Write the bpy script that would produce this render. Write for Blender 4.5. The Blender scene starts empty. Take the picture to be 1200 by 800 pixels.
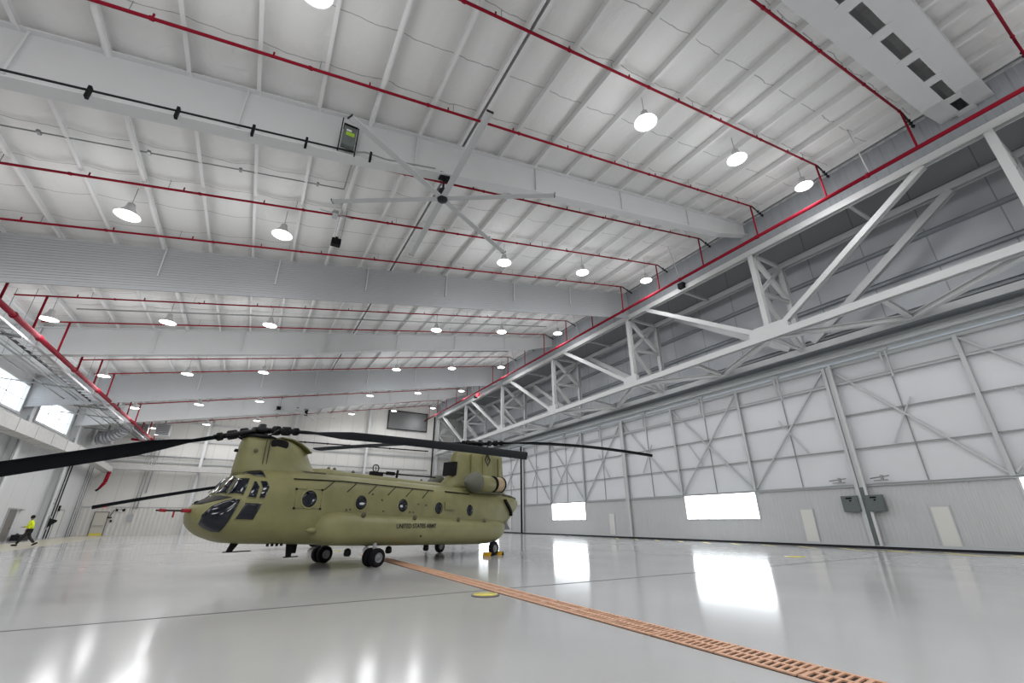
import bpy, bmesh, math, random
from mathutils import Vector, Matrix
random.seed(7)
C = bpy.context.scene.collection
PI = math.pi
ORD = ['first','second','third','fourth','fifth','sixth','seventh','eighth','ninth','tenth','eleventh','twelfth','thirteenth','fourteenth','fifteenth','sixteenth','seventeenth','eighteenth','nineteenth','twentieth','twenty-first','twenty-second','twenty-third','twenty-fourth','twenty-fifth','twenty-sixth']

# ------------------------------------------------------------------ materials
def mat(name, col, rough=.5, metal=0., bump=0., scale=8., var=0., emit=None, estr=0., spec=.5, coat=0.):
    m = bpy.data.materials.new(name); m.use_nodes = True
    nt = m.node_tree; N = nt.nodes; L = nt.links
    b = N['Principled BSDF']
    b.inputs['Base Color'].default_value = (*col, 1)
    b.inputs['Roughness'].default_value = rough
    b.inputs['Metallic'].default_value = metal
    b.inputs['Specular IOR Level'].default_value = spec
    b.inputs['Coat Weight'].default_value = coat
    if emit:
        b.inputs['Emission Color'].default_value = (*emit, 1)
        b.inputs['Emission Strength'].default_value = estr
    if var or bump:
        tc = N.new('ShaderNodeTexCoord')
        nz = N.new('ShaderNodeTexNoise'); nz.inputs['Scale'].default_value = scale; nz.inputs['Detail'].default_value = 5
        L.new(tc.outputs['Object'], nz.inputs['Vector'])
        if var:
            mx = N.new('ShaderNodeMix'); mx.data_type = 'RGBA'
            mx.inputs['A'].default_value = (*[max(0, c*(1-var)) for c in col], 1)
            mx.inputs['B'].default_value = (*[min(1, c*(1+var)) for c in col], 1)
            L.new(nz.outputs['Fac'], mx.inputs['Factor']); L.new(mx.outputs['Result'], b.inputs['Base Color'])
        if bump:
            bp = N.new('ShaderNodeBump'); bp.inputs['Strength'].default_value = bump; bp.inputs['Distance'].default_value = .03
            L.new(nz.outputs['Fac'], bp.inputs['Height']); L.new(bp.outputs['Normal'], b.inputs['Normal'])
    return m

M = dict(
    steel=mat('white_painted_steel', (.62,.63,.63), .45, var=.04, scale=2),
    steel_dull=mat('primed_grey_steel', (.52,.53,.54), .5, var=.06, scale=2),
    beam=mat('roof_beam_paint', (.64,.65,.655), .65, var=.04, scale=1.2),
    curtain=mat('draft_curtain_sheet', (.43,.445,.46), .7, var=.03, scale=1.5),
    purlin=mat('purlin_paint', (.74,.74,.74), .6, var=.04, scale=3),
    fascia=mat('fascia_sheet', (.34,.36,.385), .65, var=.05, scale=1.5),
    upperwall=mat('upper_wall_panel', (.37,.385,.41), .6, var=.06, scale=.8),
    doorskin=mat('door_white_liner', (.72,.735,.76), .5, bump=.08, var=.05, scale=.6),
    wains=mat('door_corrugated_liner', (.53,.54,.55), .45, var=.04, scale=1),
    rail=mat('door_rail_paint', (.55,.57,.58), .4, var=.03, scale=3),
    backwall=mat('back_wall_panel', (.70,.69,.66), .6, var=.05, scale=.5),
    leftwall=mat('left_wall_panel', (.62,.62,.60), .6, var=.06, scale=.5),
    lowliner=mat('back_wall_lower_liner', (.64,.62,.585), .55, var=.05, scale=1),
    black=mat('black_rubber', (.006,.006,.007), .7, spec=.2),
    darkmetal=mat('dark_metal', (.014,.014,.016), .5, .2, spec=.3),
    blade=mat('rotor_blade_black', (.006,.008,.010), .7, bump=.05, scale=6, spec=.04),
    red=mat('sprinkler_red', (.27,.006,.022), .75, var=.08, scale=5, spec=.2),
    redcover=mat('red_fabric_cover', (.30,.01,.02), .8, var=.2, scale=20),
    grey=mat('galvanised_metal', (.42,.43,.44), .4, .3, var=.12, scale=4),
    conduit=mat('grey_conduit', (.30,.31,.31), .4, .3),
    whiteduct=mat('white_wrapped_duct', (.52,.515,.50), .6, bump=.5, var=.14, scale=3),
    foil=mat('foil_duct_wrap', (.62,.64,.68), .28, .8, bump=.6, scale=5),
    fan=mat('fan_blade_aluminium', (.50,.51,.52), .6),
    green=mat('army_green_paint', (.210,.200,.082), .5, bump=.06, var=.30, scale=1.7),
    green2=mat('army_green_sponson', (.228,.218,.095), .5, bump=.05, var=.24, scale=2.0),
    green3=mat('army_green_pylon', (.200,.190,.078), .5, bump=.06, var=.32, scale=2.2),
    dkgreen=mat('inlet_screen_grey', (.115,.118,.09), .7, bump=.3, var=.12, scale=30),  # engine inlet screens, their own dark grey-green
    seam=mat('panel_seam', (.085,.08,.045), .6),
    tan=mat('exhaust_heat_tan', (.45,.34,.21), .5, .3, var=.3, scale=8),
    glass=mat('dark_cockpit_glass', (.004,.006,.012), .05, spec=.45),
    tyre=mat('tyre_rubber', (.006,.006,.008), .8, bump=.15, scale=20, spec=.2),
    hub=mat('wheel_hub_grey', (.22,.23,.23), .4, .5),
    text=mat('black_lettering', (.015,.015,.012), .6),
    yellow=mat('yellow_floor_paint', (.72,.62,.10), .3, var=.15, scale=4),
    walk=mat('worn_yellow_walkway', (.58,.54,.42), .25, var=.12, scale=1.2),
    joint=mat('dark_floor_joint', (.10,.10,.105), .5),
    copper=mat('orange_drain_grate', (.74,.43,.28), .5, .15, var=.2, scale=9),
    trench=mat('trench_black', (.02,.015,.012), .8),
    chock=mat('chock_yellow', (.75,.42,.02), .5),
    mandoor=mat('man_door_white', (.70,.70,.67), .5, var=.02),
    mandoor2=mat('back_door_cream', (.56,.54,.46), .5, var=.02),
    brown=mat('grey_brown_door', (.16,.15,.14), .5, var=.04),
    box=mat('green_grey_cabinet', (.13,.155,.15), .4, .2, var=.1),
    jacket=mat('hi_vis_jacket', (.72,.85,.01), .7, bump=.3, scale=18),
    pants=mat('dark_trousers', (.012,.011,.012), .8, bump=.3, scale=18),
    skin=mat('skin_tone', (.32,.17,.11), .5),
    hair=mat('black_hair', (.008,.007,.007), .8),
    exitred=mat('exit_sign_red', (.7,.02,.05), .4, emit=(1,.03,.08), estr=.5),
    lens=mat('lit_lamp_lens', (1,1,1), .4, emit=(1,.985,.96), estr=6.),
    pane=mat('daylight_pane', (.8,.85,.9), .3, emit=(.90,.96,1.0), estr=9.),
    pane_left=mat('bright_daylight_pane', (.8,.85,.9), .3, emit=(.86,.93,1.0), estr=2.6),
    louvre=mat('grey_louvre', (.16,.165,.165), .4, .4, var=.1, scale=2),
    antiglare=mat('black_antiglare_paint', (.02,.02,.018), .7),
    label_green=mat('green_sticker', (.35,.55,.03), .5),
    vest_strip=mat('white_sticker', (.8,.8,.8), .5),
)

def floor_material():
    m = bpy.data.materials.new('polished_epoxy_floor'); m.use_nodes = True
    nt = m.node_tree; N = nt.nodes; L = nt.links; b = N['Principled BSDF']
    tc = N.new('ShaderNodeTexCoord')
    n1 = N.new('ShaderNodeTexNoise'); n1.inputs['Scale'].default_value = .22; n1.inputs['Detail'].default_value = 6
    L.new(tc.outputs['Object'], n1.inputs['Vector'])
    r = N.new('ShaderNodeValToRGB')
    r.color_ramp.elements[0].color = (.49,.49,.492,1); r.color_ramp.elements[0].position = .3
    r.color_ramp.elements[1].color = (.55,.549,.548,1); r.color_ramp.elements[1].position = .7
    L.new(n1.outputs['Fac'], r.inputs['Fac']); L.new(r.outputs['Color'], b.inputs['Base Color'])
    n2 = N.new('ShaderNodeTexNoise'); n2.inputs['Scale'].default_value = 1.6; n2.inputs['Detail'].default_value = 3
    L.new(tc.outputs['Object'], n2.inputs['Vector'])
    mr = N.new('ShaderNodeMapRange'); mr.inputs['To Min'].default_value = .09; mr.inputs['To Max'].default_value = .17
    L.new(n1.outputs['Fac'], mr.inputs['Value']); L.new(mr.outputs['Result'], b.inputs['Roughness'])
    bp = N.new('ShaderNodeBump'); bp.inputs['Strength'].default_value = .012; bp.inputs['Distance'].default_value = .01
    L.new(n2.outputs['Fac'], bp.inputs['Height']); L.new(bp.outputs['Normal'], b.inputs['Normal'])
    b.inputs['Specular IOR Level'].default_value = .32
    return m
M['floor'] = floor_material()

def ceiling_material():
    m = bpy.data.materials.new('white_insulation_vinyl'); m.use_nodes = True
    nt = m.node_tree; N = nt.nodes; L = nt.links; b = N['Principled BSDF']
    tc = N.new('ShaderNodeTexCoord'); sp = N.new('ShaderNodeSeparateXYZ'); L.new(tc.outputs['Object'], sp.inputs[0])
    n1 = N.new('ShaderNodeTexNoise'); n1.inputs['Scale'].default_value = .9; n1.inputs['Detail'].default_value = 4
    L.new(tc.outputs['Object'], n1.inputs['Vector'])
    # banding seam every 1.52 m along y, with a little wander
    ad = N.new('ShaderNodeMath'); ad.operation = 'MULTIPLY_ADD'; ad.inputs[1].default_value = .35
    L.new(n1.outputs['Fac'], ad.inputs[0]); L.new(sp.outputs['Y'], ad.inputs[2])
    fr = N.new('ShaderNodeMath'); fr.operation = 'PINGPONG'; fr.inputs[1].default_value = 1.02
    L.new(ad.outputs[0], fr.inputs[0])
    lt = N.new('ShaderNodeMath'); lt.operation = 'LESS_THAN'; lt.inputs[1].default_value = .018
    L.new(fr.outputs[0], lt.inputs[0])
    mx = N.new('ShaderNodeMix'); mx.data_type = 'RGBA'
    mx.inputs['A'].default_value = (.75,.75,.74,1); mx.inputs['B'].default_value = (.42,.42,.42,1)
    L.new(lt.outputs[0], mx.inputs['Factor']); L.new(mx.outputs['Result'], b.inputs['Base Color'])
    b.inputs['Roughness'].default_value = .8; b.inputs['Specular IOR Level'].default_value = .2
    n2 = N.new('ShaderNodeTexNoise'); n2.inputs['Scale'].default_value = 1.3; n2.inputs['Detail'].default_value = 6; n2.inputs['Distortion'].default_value = .6
    L.new(tc.outputs['Object'], n2.inputs['Vector'])
    bp = N.new('ShaderNodeBump'); bp.inputs['Strength'].default_value = .5; bp.inputs['Distance'].default_value = .12
    L.new(n2.outputs['Fac'], bp.inputs['Height']); L.new(bp.outputs['Normal'], b.inputs['Normal'])
    return m
M['ceil'] = ceiling_material()

def grid_lines(name, col, line, sy, sz, w=.012):
    """panel sheets with thin seams every sy metres across and sz up (real joints of the sheets)"""
    m = mat(name, col, .55, var=.05, scale=.7)
    nt = m.node_tree; N = nt.nodes; L = nt.links; b = N['Principled BSDF']
    src = b.inputs['Base Color'].links[0].from_socket
    tc = N.new('ShaderNodeTexCoord'); sp = N.new('ShaderNodeSeparateXYZ'); L.new(tc.outputs['Object'], sp.inputs[0])
    outs = []
    for ax, s in (('X', sy), ('Y', sy), ('Z', sz)):
        if not s: continue
        f = N.new('ShaderNodeMath'); f.operation = 'PINGPONG'; f.inputs[1].default_value = s/2
        L.new(sp.outputs[ax], f.inputs[0])
        l = N.new('ShaderNodeMath'); l.operation = 'LESS_THAN'; l.inputs[1].default_value = w; L.new(f.outputs[0], l.inputs[0]); outs.append((ax, l))
    return m, src, outs, N, L, b
def seam_mat(name, col, line, axis, s, sz=0, w=.014):
    m, src, outs, N, L, b = grid_lines(name, col, line, s, sz, w)
    fac = None
    for ax, l in outs:
        if ax in ('X','Y') and ax != axis: continue
        if fac is None: fac = l.outputs[0]
        else:
            mxx = N.new('ShaderNodeMath'); mxx.operation = 'MAXIMUM'; L.new(fac, mxx.inputs[0]); L.new(l.outputs[0], mxx.inputs[1]); fac = mxx.outputs[0]
    mx = N.new('ShaderNodeMix'); mx.data_type = 'RGBA'; mx.inputs['B'].default_value = (*line,1)
    L.new(src, mx.inputs['A']); L.new(fac, mx.inputs['Factor']); L.new(mx.outputs['Result'], b.inputs['Base Color'])
    return m
M['backpanel'] = seam_mat('back_wall_sheets', (.70,.69,.66), (.38,.38,.37), 'X', 1.83)
M['upperpanel'] = seam_mat('upper_wall_sheets', (.52,.54,.57), (.30,.31,.33), 'Y', 3.2, w=.03)
M['leftpanel'] = seam_mat('left_wall_sheets', (.60,.605,.61), (.33,.33,.34), 'Y', 3.05)

# ------------------------------------------------------------------ mesh builder
class MB:
    def __init__(s): s.v = []; s.f = []; s.sm = []
    def add(s, vs, fs, smooth=False):
        o = len(s.v); s.v += [tuple(v) for v in vs]
        for f in fs: s.f.append([i+o for i in f]); s.sm.append(smooth)
        return s
    def box(s, a, b):
        x0,y0,z0 = [min(p,q) for p,q in zip(a,b)]; x1,y1,z1 = [max(p,q) for p,q in zip(a,b)]
        return s.add([(x0,y0,z0),(x1,y0,z0),(x1,y1,z0),(x0,y1,z0),(x0,y0,z1),(x1,y0,z1),(x1,y1,z1),(x0,y1,z1)],
              [(3,2,1,0),(4,5,6,7),(0,1,5,4),(1,2,6,5),(2,3,7,6),(3,0,4,7)])
    def sweep(s, prof, p0, p1, up=(0,0,1), smooth=False, cap=True):
        """extrude a 2-D profile (side, up) from p0 to p1"""
        p0 = Vector(p0); p1 = Vector(p1); d = (p1-p0).normalized(); u = Vector(up)
        if abs(d.dot(u)) > .98: u = Vector((1,0,0)) if abs(d.x) < .9 else Vector((0,1,0))
        r = d.cross(u).normalized(); u = r.cross(d).normalized(); n = len(prof)
        vs = [p0+r*a+u*b for a,b in prof]+[p1+r*a+u*b for a,b in prof]
        fs = [(i,(i+1)%n,n+(i+1)%n,n+i) for i in range(n)]
        s.add(vs, fs, smooth)
        if cap: s.add(vs, [tuple(range(n-1,-1,-1)), tuple(range(n,2*n))])
        return s
    def bar(s, p0, p1, w, h, up=(0,0,1)):
        return s.sweep([(-w/2,-h/2),(w/2,-h/2),(w/2,h/2),(-w/2,h/2)], p0, p1, up)
    def hbeam(s, p0, p1, w, h, t=.03, up=(0,0,1)):
        a, b, c = w/2, h/2, t/2+.004
        return s.sweep([(-a,-b),(a,-b),(a,-b+t),(c,-b+t),(c,b-t),(a,b-t),(a,b),(-a,b),(-a,b-t),(-c,b-t),(-c,-b+t),(-a,-b+t)], p0, p1, up)
    def tube(s, p0, p1, r, n=8, r1=None):
        p0 = Vector(p0); p1 = Vector(p1); d = (p1-p0).normalized(); u = Vector((0,0,1)) if abs(d.z) < .9 else Vector((1,0,0))
        a = d.cross(u).normalized(); b = a.cross(d); r1 = r if r1 is None else r1
        vs = [p0+(a*math.cos(2*PI*i/n)+b*math.sin(2*PI*i/n))*r for i in range(n)]+[p1+(a*math.cos(2*PI*i/n)+b*math.sin(2*PI*i/n))*r1 for i in range(n)]
        s.add(vs, [(i,n+i,n+(i+1)%n,(i+1)%n) for i in range(n)], True)
        return s.add(vs, [tuple(range(n)), tuple(range(2*n-1,n-1,-1))])
    def path(s, pts, r, n=6):
        for a,b in zip(pts, pts[1:]): s.tube(a, b, r, n)
        return s
    def lathe(s, prof, o=(0,0,0), ax='z', n=24):
        """prof: (radius, height) pairs"""
        vs = []
        for r,hh in prof:
            for i in range(n):
                a = 2*PI*i/n; c, q = r*math.cos(a), r*math.sin(a)
                vs.append({'z':(o[0]+c,o[1]+q,o[2]+hh),'y':(o[0]+q,o[1]+hh,o[2]+c),'x':(o[0]+hh,o[1]+c,o[2]+q)}[ax])
        fs = []
        for k in range(len(prof)-1):
            for i in range(n): fs.append((k*n+i,k*n+(i+1)%n,(k+1)*n+(i+1)%n,(k+1)*n+i))
        s.add(vs, fs, True); L = len(prof)-1
        return s.add(vs, [tuple(range(n-1,-1,-1)), tuple(L*n+i for i in range(n))])
    def prism(s, poly, y0, y1, ax='y'):
        """poly in (x,z), extruded along y (ax y) or poly in (y,z) along x"""
        n = len(poly)
        if ax == 'y': vs = [(a,y0,b) for a,b in poly]+[(a,y1,b) for a,b in poly]
        elif ax == 'x': vs = [(y0,a,b) for a,b in poly]+[(y1,a,b) for a,b in poly]
        else: vs = [(a,b,y0) for a,b in poly]+[(a,b,y1) for a,b in poly]
        return s.add(vs, [(i,(i+1)%n,n+(i+1)%n,n+i) for i in range(n)]+[tuple(range(n-1,-1,-1)), tuple(range(n,2*n))])
    def build(s, name, m, parent=None, loc=None, bevel=0, kind=None, label=None):
        me = bpy.data.meshes.new(name); me.from_pydata(s.v, [], s.f); me.update()
        for p, q in zip(me.polygons, s.sm): p.use_smooth = q
        bm = bmesh.new(); bm.from_mesh(me)
        bmesh.ops.remove_doubles(bm, verts=bm.verts, dist=1e-5)
        bmesh.ops.recalc_face_normals(bm, faces=bm.faces); bm.to_mesh(me); bm.free()
        me.materials.append(M[m] if isinstance(m, str) else m)
        o = bpy.data.objects.new(name, me); C.objects.link(o)
        if parent: o.parent = parent
        if loc: o.location = loc
        if bevel:
            bv = o.modifiers.new('bevel','BEVEL'); bv.width = bevel; bv.segments = 2; bv.limit_method = 'ANGLE'
        if kind: o['kind'] = kind
        if label: o['label'] = label
        return o

def tag(o, label=None, cat=None, group=None, kind=None):
    if label: o['label'] = label
    if cat: o['category'] = cat
    if group: o['group'] = group
    if kind: o['kind'] = kind
    return o
def thing(name, label, cat, loc=(0,0,0), rz=0, group=None, kind=None):
    o = bpy.data.objects.new(name, None); C.objects.link(o); o.location = loc; o.rotation_euler = (0,0,rz)
    o.empty_display_size = .2
    return tag(o, label, cat, group, kind)
def dup(root, loc, label=None, rz=None):
    r = root.copy(); C.objects.link(r); r.location = loc
    if rz is not None: r.rotation_euler = (0,0,rz)
    if label: r['label'] = label
    for ch in list(root.children):
        c = ch.copy(); C.objects.link(c); c.parent = r
        for g in list(ch.children):
            d = g.copy(); C.objects.link(d); d.parent = c
    return r

# ------------------------------------------------------------------ dimensions (metres; x to the door side, y away from the camera)
XD = 31.6; XF = 27.4; XB = 31.0; XU = 32.7; XL = -17.5; YB = 75.5; YN = -24.0
def roof(x): return 16.25 + .19*x
FR = [14.0, 26.1, 38.2, 50.3, 62.4]           # roof frames
# ------------------------------------------------------------------ setting
MB().box((XL-1, YN, -.3), (XU+.4, YB+.4, 0)).build('floor', 'floor', kind='structure')
# ceiling: insulation sagging between the purlins
PX = [15.1-1.95*i for i in range(-8, 17)]       # purlin lines
PX = [x for x in PX if XL < x < XF-.1]; PX.sort()
def sag(x, y):
    t = ((x-15.1)/1.95) % 1.0
    return -.12*math.sin(PI*t)*(1+.25*math.sin(y*1.3+x*.7))
mb = MB(); xs = []; x = XL-.3
while x < XU+.4: xs.append(x); x += .195
ys = [YN+i*1.02 for i in range(int((YB+.3-YN)/1.02)+2)]
vs = [(x, y, roof(x)+sag(x, y)+.17) for y in ys for x in xs]
n = len(xs)
mb.add(vs, [(j*n+i,j*n+i+1,(j+1)*n+i+1,(j+1)*n+i) for j in range(len(ys)-1) for i in range(n-1)], True)
mb.build('ceiling', 'ceil', kind='structure')
# walls
MB().box((XL-.3, YB, 0), (XU+.3, YB+.3, 23.2)).build('wall_back', 'backpanel', kind='structure')
MB().box((XL-.3, YN-.3, 0), (XU+.3, YN, 23.2)).build('wall_near', 'backwall', kind='structure')
WL = [(30.5, 37.3), (40.9, 50.2-.35), (53.0, 61.4)]     # high windows of the left wall
mb = MB()
mb.box((XL-.3, YN, 0), (XL, YB, 9.6)); mb.box((XL-.3, YN, 12.0), (XL, YB, 13.3))
yy = YN
for a,b in WL: mb.box((XL-.3, yy, 9.6), (XL, a, 12.0)); yy = b
mb.box((XL-.3, yy, 9.6), (XL, YB, 12.0))
mb.build('wall_left', 'leftpanel', kind='structure')
MB().box((XU, YN, 12.0), (XU+.3, YB, 23.3)).build('wall_right', 'upperpanel', kind='structure')
MB().box((XD, YN, 0), (XD+.3, -6.2, 12)).build('wall_right_near', 'doorskin', kind='structure')
MB().box((XD+.1, 71.6, 0), (XD+.4, YB, 12)).build('wall_right_far', 'doorskin', kind='structure')
for i,(a,b) in enumerate(WL):
    w = thing('window_%d' % (i+1), None, None, (0,0,0), kind='structure')
    f = MB(); x0, x1 = XL-.02, XL+.14
    f.box((x0,a,9.6),(x1,b,9.75)); f.box((x0,a,11.85),(x1,b,12.0)); f.box((x0,a,9.75),(x1,a+.16,11.85)); f.box((x0,b-.16,9.75),(x1,b,11.85))
    f.build('window_frame', 'steel', w)
    g = MB(); nb = 3
    for k in range(1, nb): g.box((XL-.1,a+(b-a)*k/nb-.03,9.75),(XL-.04,a+(b-a)*k/nb+.03,11.85))
    g.box((XL-.1,a+.16,10.78),(XL-.04,b-.16,10.83)); g.build('window_muntin', 'grey', w)
    MB().box((XL-.2,a+.1,9.7),(XL-.14,b-.1,11.9)).build('window_pane', 'pane_left', w)
# girts on the upper right wall and the back wall
def corr(y0, y1, z0, z1, x, amp=.03, per=.3, ax='y', back=.06):
    """corrugated sheet with trapezoid ribs, facing -x (ax y) or -y (ax x)"""
    pts = []; y = y0
    while y < y1:
        for dy, dx in ((0,0),(.4,0),(.5,-amp),(.9,-amp)):
            if y+dy*per < y1: pts.append((y+dy*per, x+dx))
        y += per
    pts.append((y1, x))
    poly = pts+[(y1, x+back),(y0, x+back)]
    m = MB()
    if ax == 'y': m.prism([(b,a) for a,b in poly], z0, z1, 'z')
    else: m.prism([(a,b) for a,b in poly], z0, z1, 'z')
    return m
corr(XL+.05, XD-.1, 0.0, 3.2, YB-.07, ax='x', per=.45).build('trim_1', 'lowliner', kind='structure')
MB().box((XL, YB-.14, 3.2), (XD, YB-.02, 3.27)).build('trim_2', 'grey', kind='structure')
for i,(z,hh) in enumerate([(8.9,.16),(11.9,.2),(14.3,.16)]):
    mb = MB(); mb.hbeam((XL, YB-.2, z), (XD, YB-.2, z), .2, hh)
    tag(mb.build('wall_girt', 'steel'), 'pale horizontal girt on the back wall, %s from the floor' % ['lowest','middle one','topmost'][i], 'girt', 'back wall girts')
for i,z in enumerate((13.1,15.4,17.5,19.9)):
    tag(MB().hbeam((XU-.14, YN, z), (XU-.14, YB-.3, z), .26, .26).build('wall_girt', 'fascia'),
        'grey girt on the wall above the hangar doors, %s counted upward' % ORD[i], 'girt', 'girts above the hangar doors')
for i,x in enumerate((-6.6, 4.3, 15.4)):
    tag(MB().hbeam((x, YB-.5, 0), (x, YB-.5, roof(x)-.1), .36, .36, up=(0,1,0)).build('wall_column', 'steel'),
        'white steel column on the back wall, %s from the left corner' % ORD[i], 'column', 'back wall columns')

# ------------------------------------------------------------------ purlins
NP = len(PX)
for i,x in enumerate(PX):
    z = roof(x)
    s = 1 if x > -1 else -1
    mb = MB(); t = .012
    hh = .36; w = .12
    prof = [(-w,hh/2),(-w,hh/2-t),(-t/2,hh/2-t),(-t/2,-hh/2),(w,-hh/2),(w,-hh/2+t),(t/2,-hh/2+t),(t/2,hh/2)]
    if abs(x-5.35) < .2:
        for dx in (-.12,.12): mb.sweep(prof, (x+dx,YN,z-hh/2+.17), (x+dx,YB,z-hh/2+.17))
    else: mb.sweep(prof, (x,YN,z-hh/2+.17), (x,YB,z-hh/2+.17))
    if i in (5, 9): mb.tube((x,YN,z-.2),(x,YB,z-.2),.09,8)
    tag(mb.build('roof_purlin', 'purlin'), 'white roof purlin, %s counted from the door truss side' % ORD[NP-1-i], 'purlin', 'roof purlins')

# ------------------------------------------------------------------ main roof beams
def depth(x):
    K = [(-17.5,2.0),(1,2.05),(9,1.65),(24,1.5),(27.4,1.0)]
    for (a,p),(b,q) in zip(K,K[1:]):
        if x <= b: return p+(q-p)*(x-a)/(b-a)
    return 1.0
def roof_beam(y, label, curtain=False, fw=.5):
    t = thing('roof_beam', label, 'roof beam', (0,0,0), 0, 'main roof beams')
    xs = [XL+.1,-12,-6,1,5,9,16,24,XF-.05]
    top = [(x, roof(x)-.19) for x in xs]; bot = [(x, roof(x)-.16-depth(x)+.05) for x in xs]
    MB().prism(top+bot[::-1], y-.02, y+.02).build('web', 'beam', t)
    m = MB()
    for a,b in zip(bot,bot[1:]): m.bar((a[0],y,a[1]),(b[0],y,b[1]), fw, .05)
    m.build('bottom_flange', 'beam', t)
    MB().bar((xs[0],y,roof(xs[0])-.18),(xs[-1],y,roof(xs[-1])-.18), fw*.8, .05).build('top_flange', 'beam', t)
    m = MB()
    for x in (-14,-8,-2.7,3.4,9.4,15.2,21):
        m.bar((x,y-.03,roof(x)-.2),(x,y-.03,roof(x)-.16-depth(x)+.1), .16, .06)
    if not curtain: m.build('stiffener', 'beam', t)
    if curtain:
        m = MB(); x0, x1 = XL+.1, XF-.05; rows = 17; D = 2.42
        for k in range(rows):       # horizontal ribs of the draft curtain
            a, b = .25+D*k/rows-.0, .25+D*(k+.62)/rows
            m.prism([(x0,roof(x0)-a),(x1,roof(x1)-a),(x1,roof(x1)-b),(x0,roof(x0)-b)], y-.30, y-.265)
        m.prism([(x0,roof(x0)-.2),(x1,roof(x1)-.2),(x1,roof(x1)-.25-D),(x0,roof(x0)-.25-D)], y-.27, y-.25)
        m.bar((x0,y-.3,roof(x0)-.27-D),(x1,y-.3,roof(x1)-.27-D), .1, .08)
        m.build('draft_curtain', 'curtain', t)
        m = MB()
        for x in (-13.5,-6.2,-1.0,4.0,9.4,15,20.5): m.bar((x,y-.34,roof(x)-.25),(x,y-.34,roof(x)-1.9), .1, .06)
        m.build('hanger_strap', 'steel', t)
    return t
roof_beam(14.0, 'wide white tapered roof beam nearest the camera, behind the big ceiling fan')
roof_beam(26.1, 'roof beam with ribbed grey draft curtain, just beyond the big ceiling fan', True)
roof_beam(38.2, 'smooth white roof beam between the two ribbed draft curtains')
roof_beam(50.3, 'roof beam carrying the farther ribbed grey draft curtain', True)
roof_beam(62.4, 'smooth white roof beam closest to the back wall')
for y,l in ((2.75,'pale roof beam at the top right corner, left one of a close pair'),(1.55,'pale roof beam at the top right corner, right one of a close pair')):
    RB = roof_beam(y, l, fw=.8)
for k in range(9):
    x = 6+k*2.6; z = roof(x)-.22-depth(x)+.06
    MB().prism([(x,z),(x+.6,z+.115),(x+.6,z+.155),(x,z+.04)], 1.8, 2.5).build('tie_plate','beam',RB)

# ------------------------------------------------------------------ girder: fascia, trusses, bracing
VY = [1.9+12.1*k for k in range(-2, 7)]        # panel points; the middle of the span is at 14.0
VY[-1] = 74.6
for y0,y1 in ((YN,YB),):
    corr(y0, y1, 18.98, roof(XF)+.25, XF, amp=.025, per=.6).build('trim_3', 'fascia', kind='structure')
MB().hbeam((XF,YN,21.28),(XF,YB,21.28),.12,.12).build('trim_4', 'steel', kind='structure')
def truss(x, zb, zt, label, m, gusset=True, W=.32):
    t = thing('roof_truss', label, 'truss', (0,0,0), 0, 'trusses over the hangar doors')
    side = (1,0,0)
    MB().hbeam((x,YN,zb+.21),(x,YB-.3,zb+.21), .42, .42, .05, up=(1,0,0)).build('bottom_chord', m, t)
    MB().hbeam((x,YN,zt+.20),(x,YB-.3,zt+.20), .42, .38, .05, up=(1,0,0)).build('top_chord', m, t)
    for k,y in enumerate(VY):
        MB().hbeam((x,y,zb+.4),(x,y,zt+.05), .34, .36, .04, up=(1,0,0)).build('vertical', m, t)
        if abs(y-14) < .1: continue
    for k in range(len(VY)-1):
        a, b = VY[k], VY[k+1]
        if a < 13.9: base, top = (b-.75, a+2.5)     # left of the middle: leans the other way
        else: base, top = (a+.75, b-2.4)
        z0_ = zb+.62
        MB().hbeam((x,base,zb+.62),(x,top,zt+.02), W, .34, .04, up=(1,0,0)).build('diagonal', m, t)
    if gusset:
        for k,y in enumerate(VY):
            s = 1.35 if abs(y-14) < .1 else .0
            d0, d1 = (-1.3, 1.3) if s else ((-.35, 1.2) if y > 14 else (-1.2,.35))
            MB().prism([(y+d0,zb+.42),(y+d1,zb+.42),(y+d1,zb+.72),(y+d1*.6+.1,zb+1.0),(y+d0*.6-.1,zb+1.0),(y+d0,zb+.72)], x-.19, x+.19, 'x').build('gusset_plate', m, t)
    return t
truss(XF, 12.3, 18.6, 'long white steel truss nearer the camera above the hangar doors', 'steel')
truss(XB, 11.9, 18.6, 'duller white steel truss set back behind the front truss, next to the door wall', 'steel_dull', False, .44)
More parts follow.
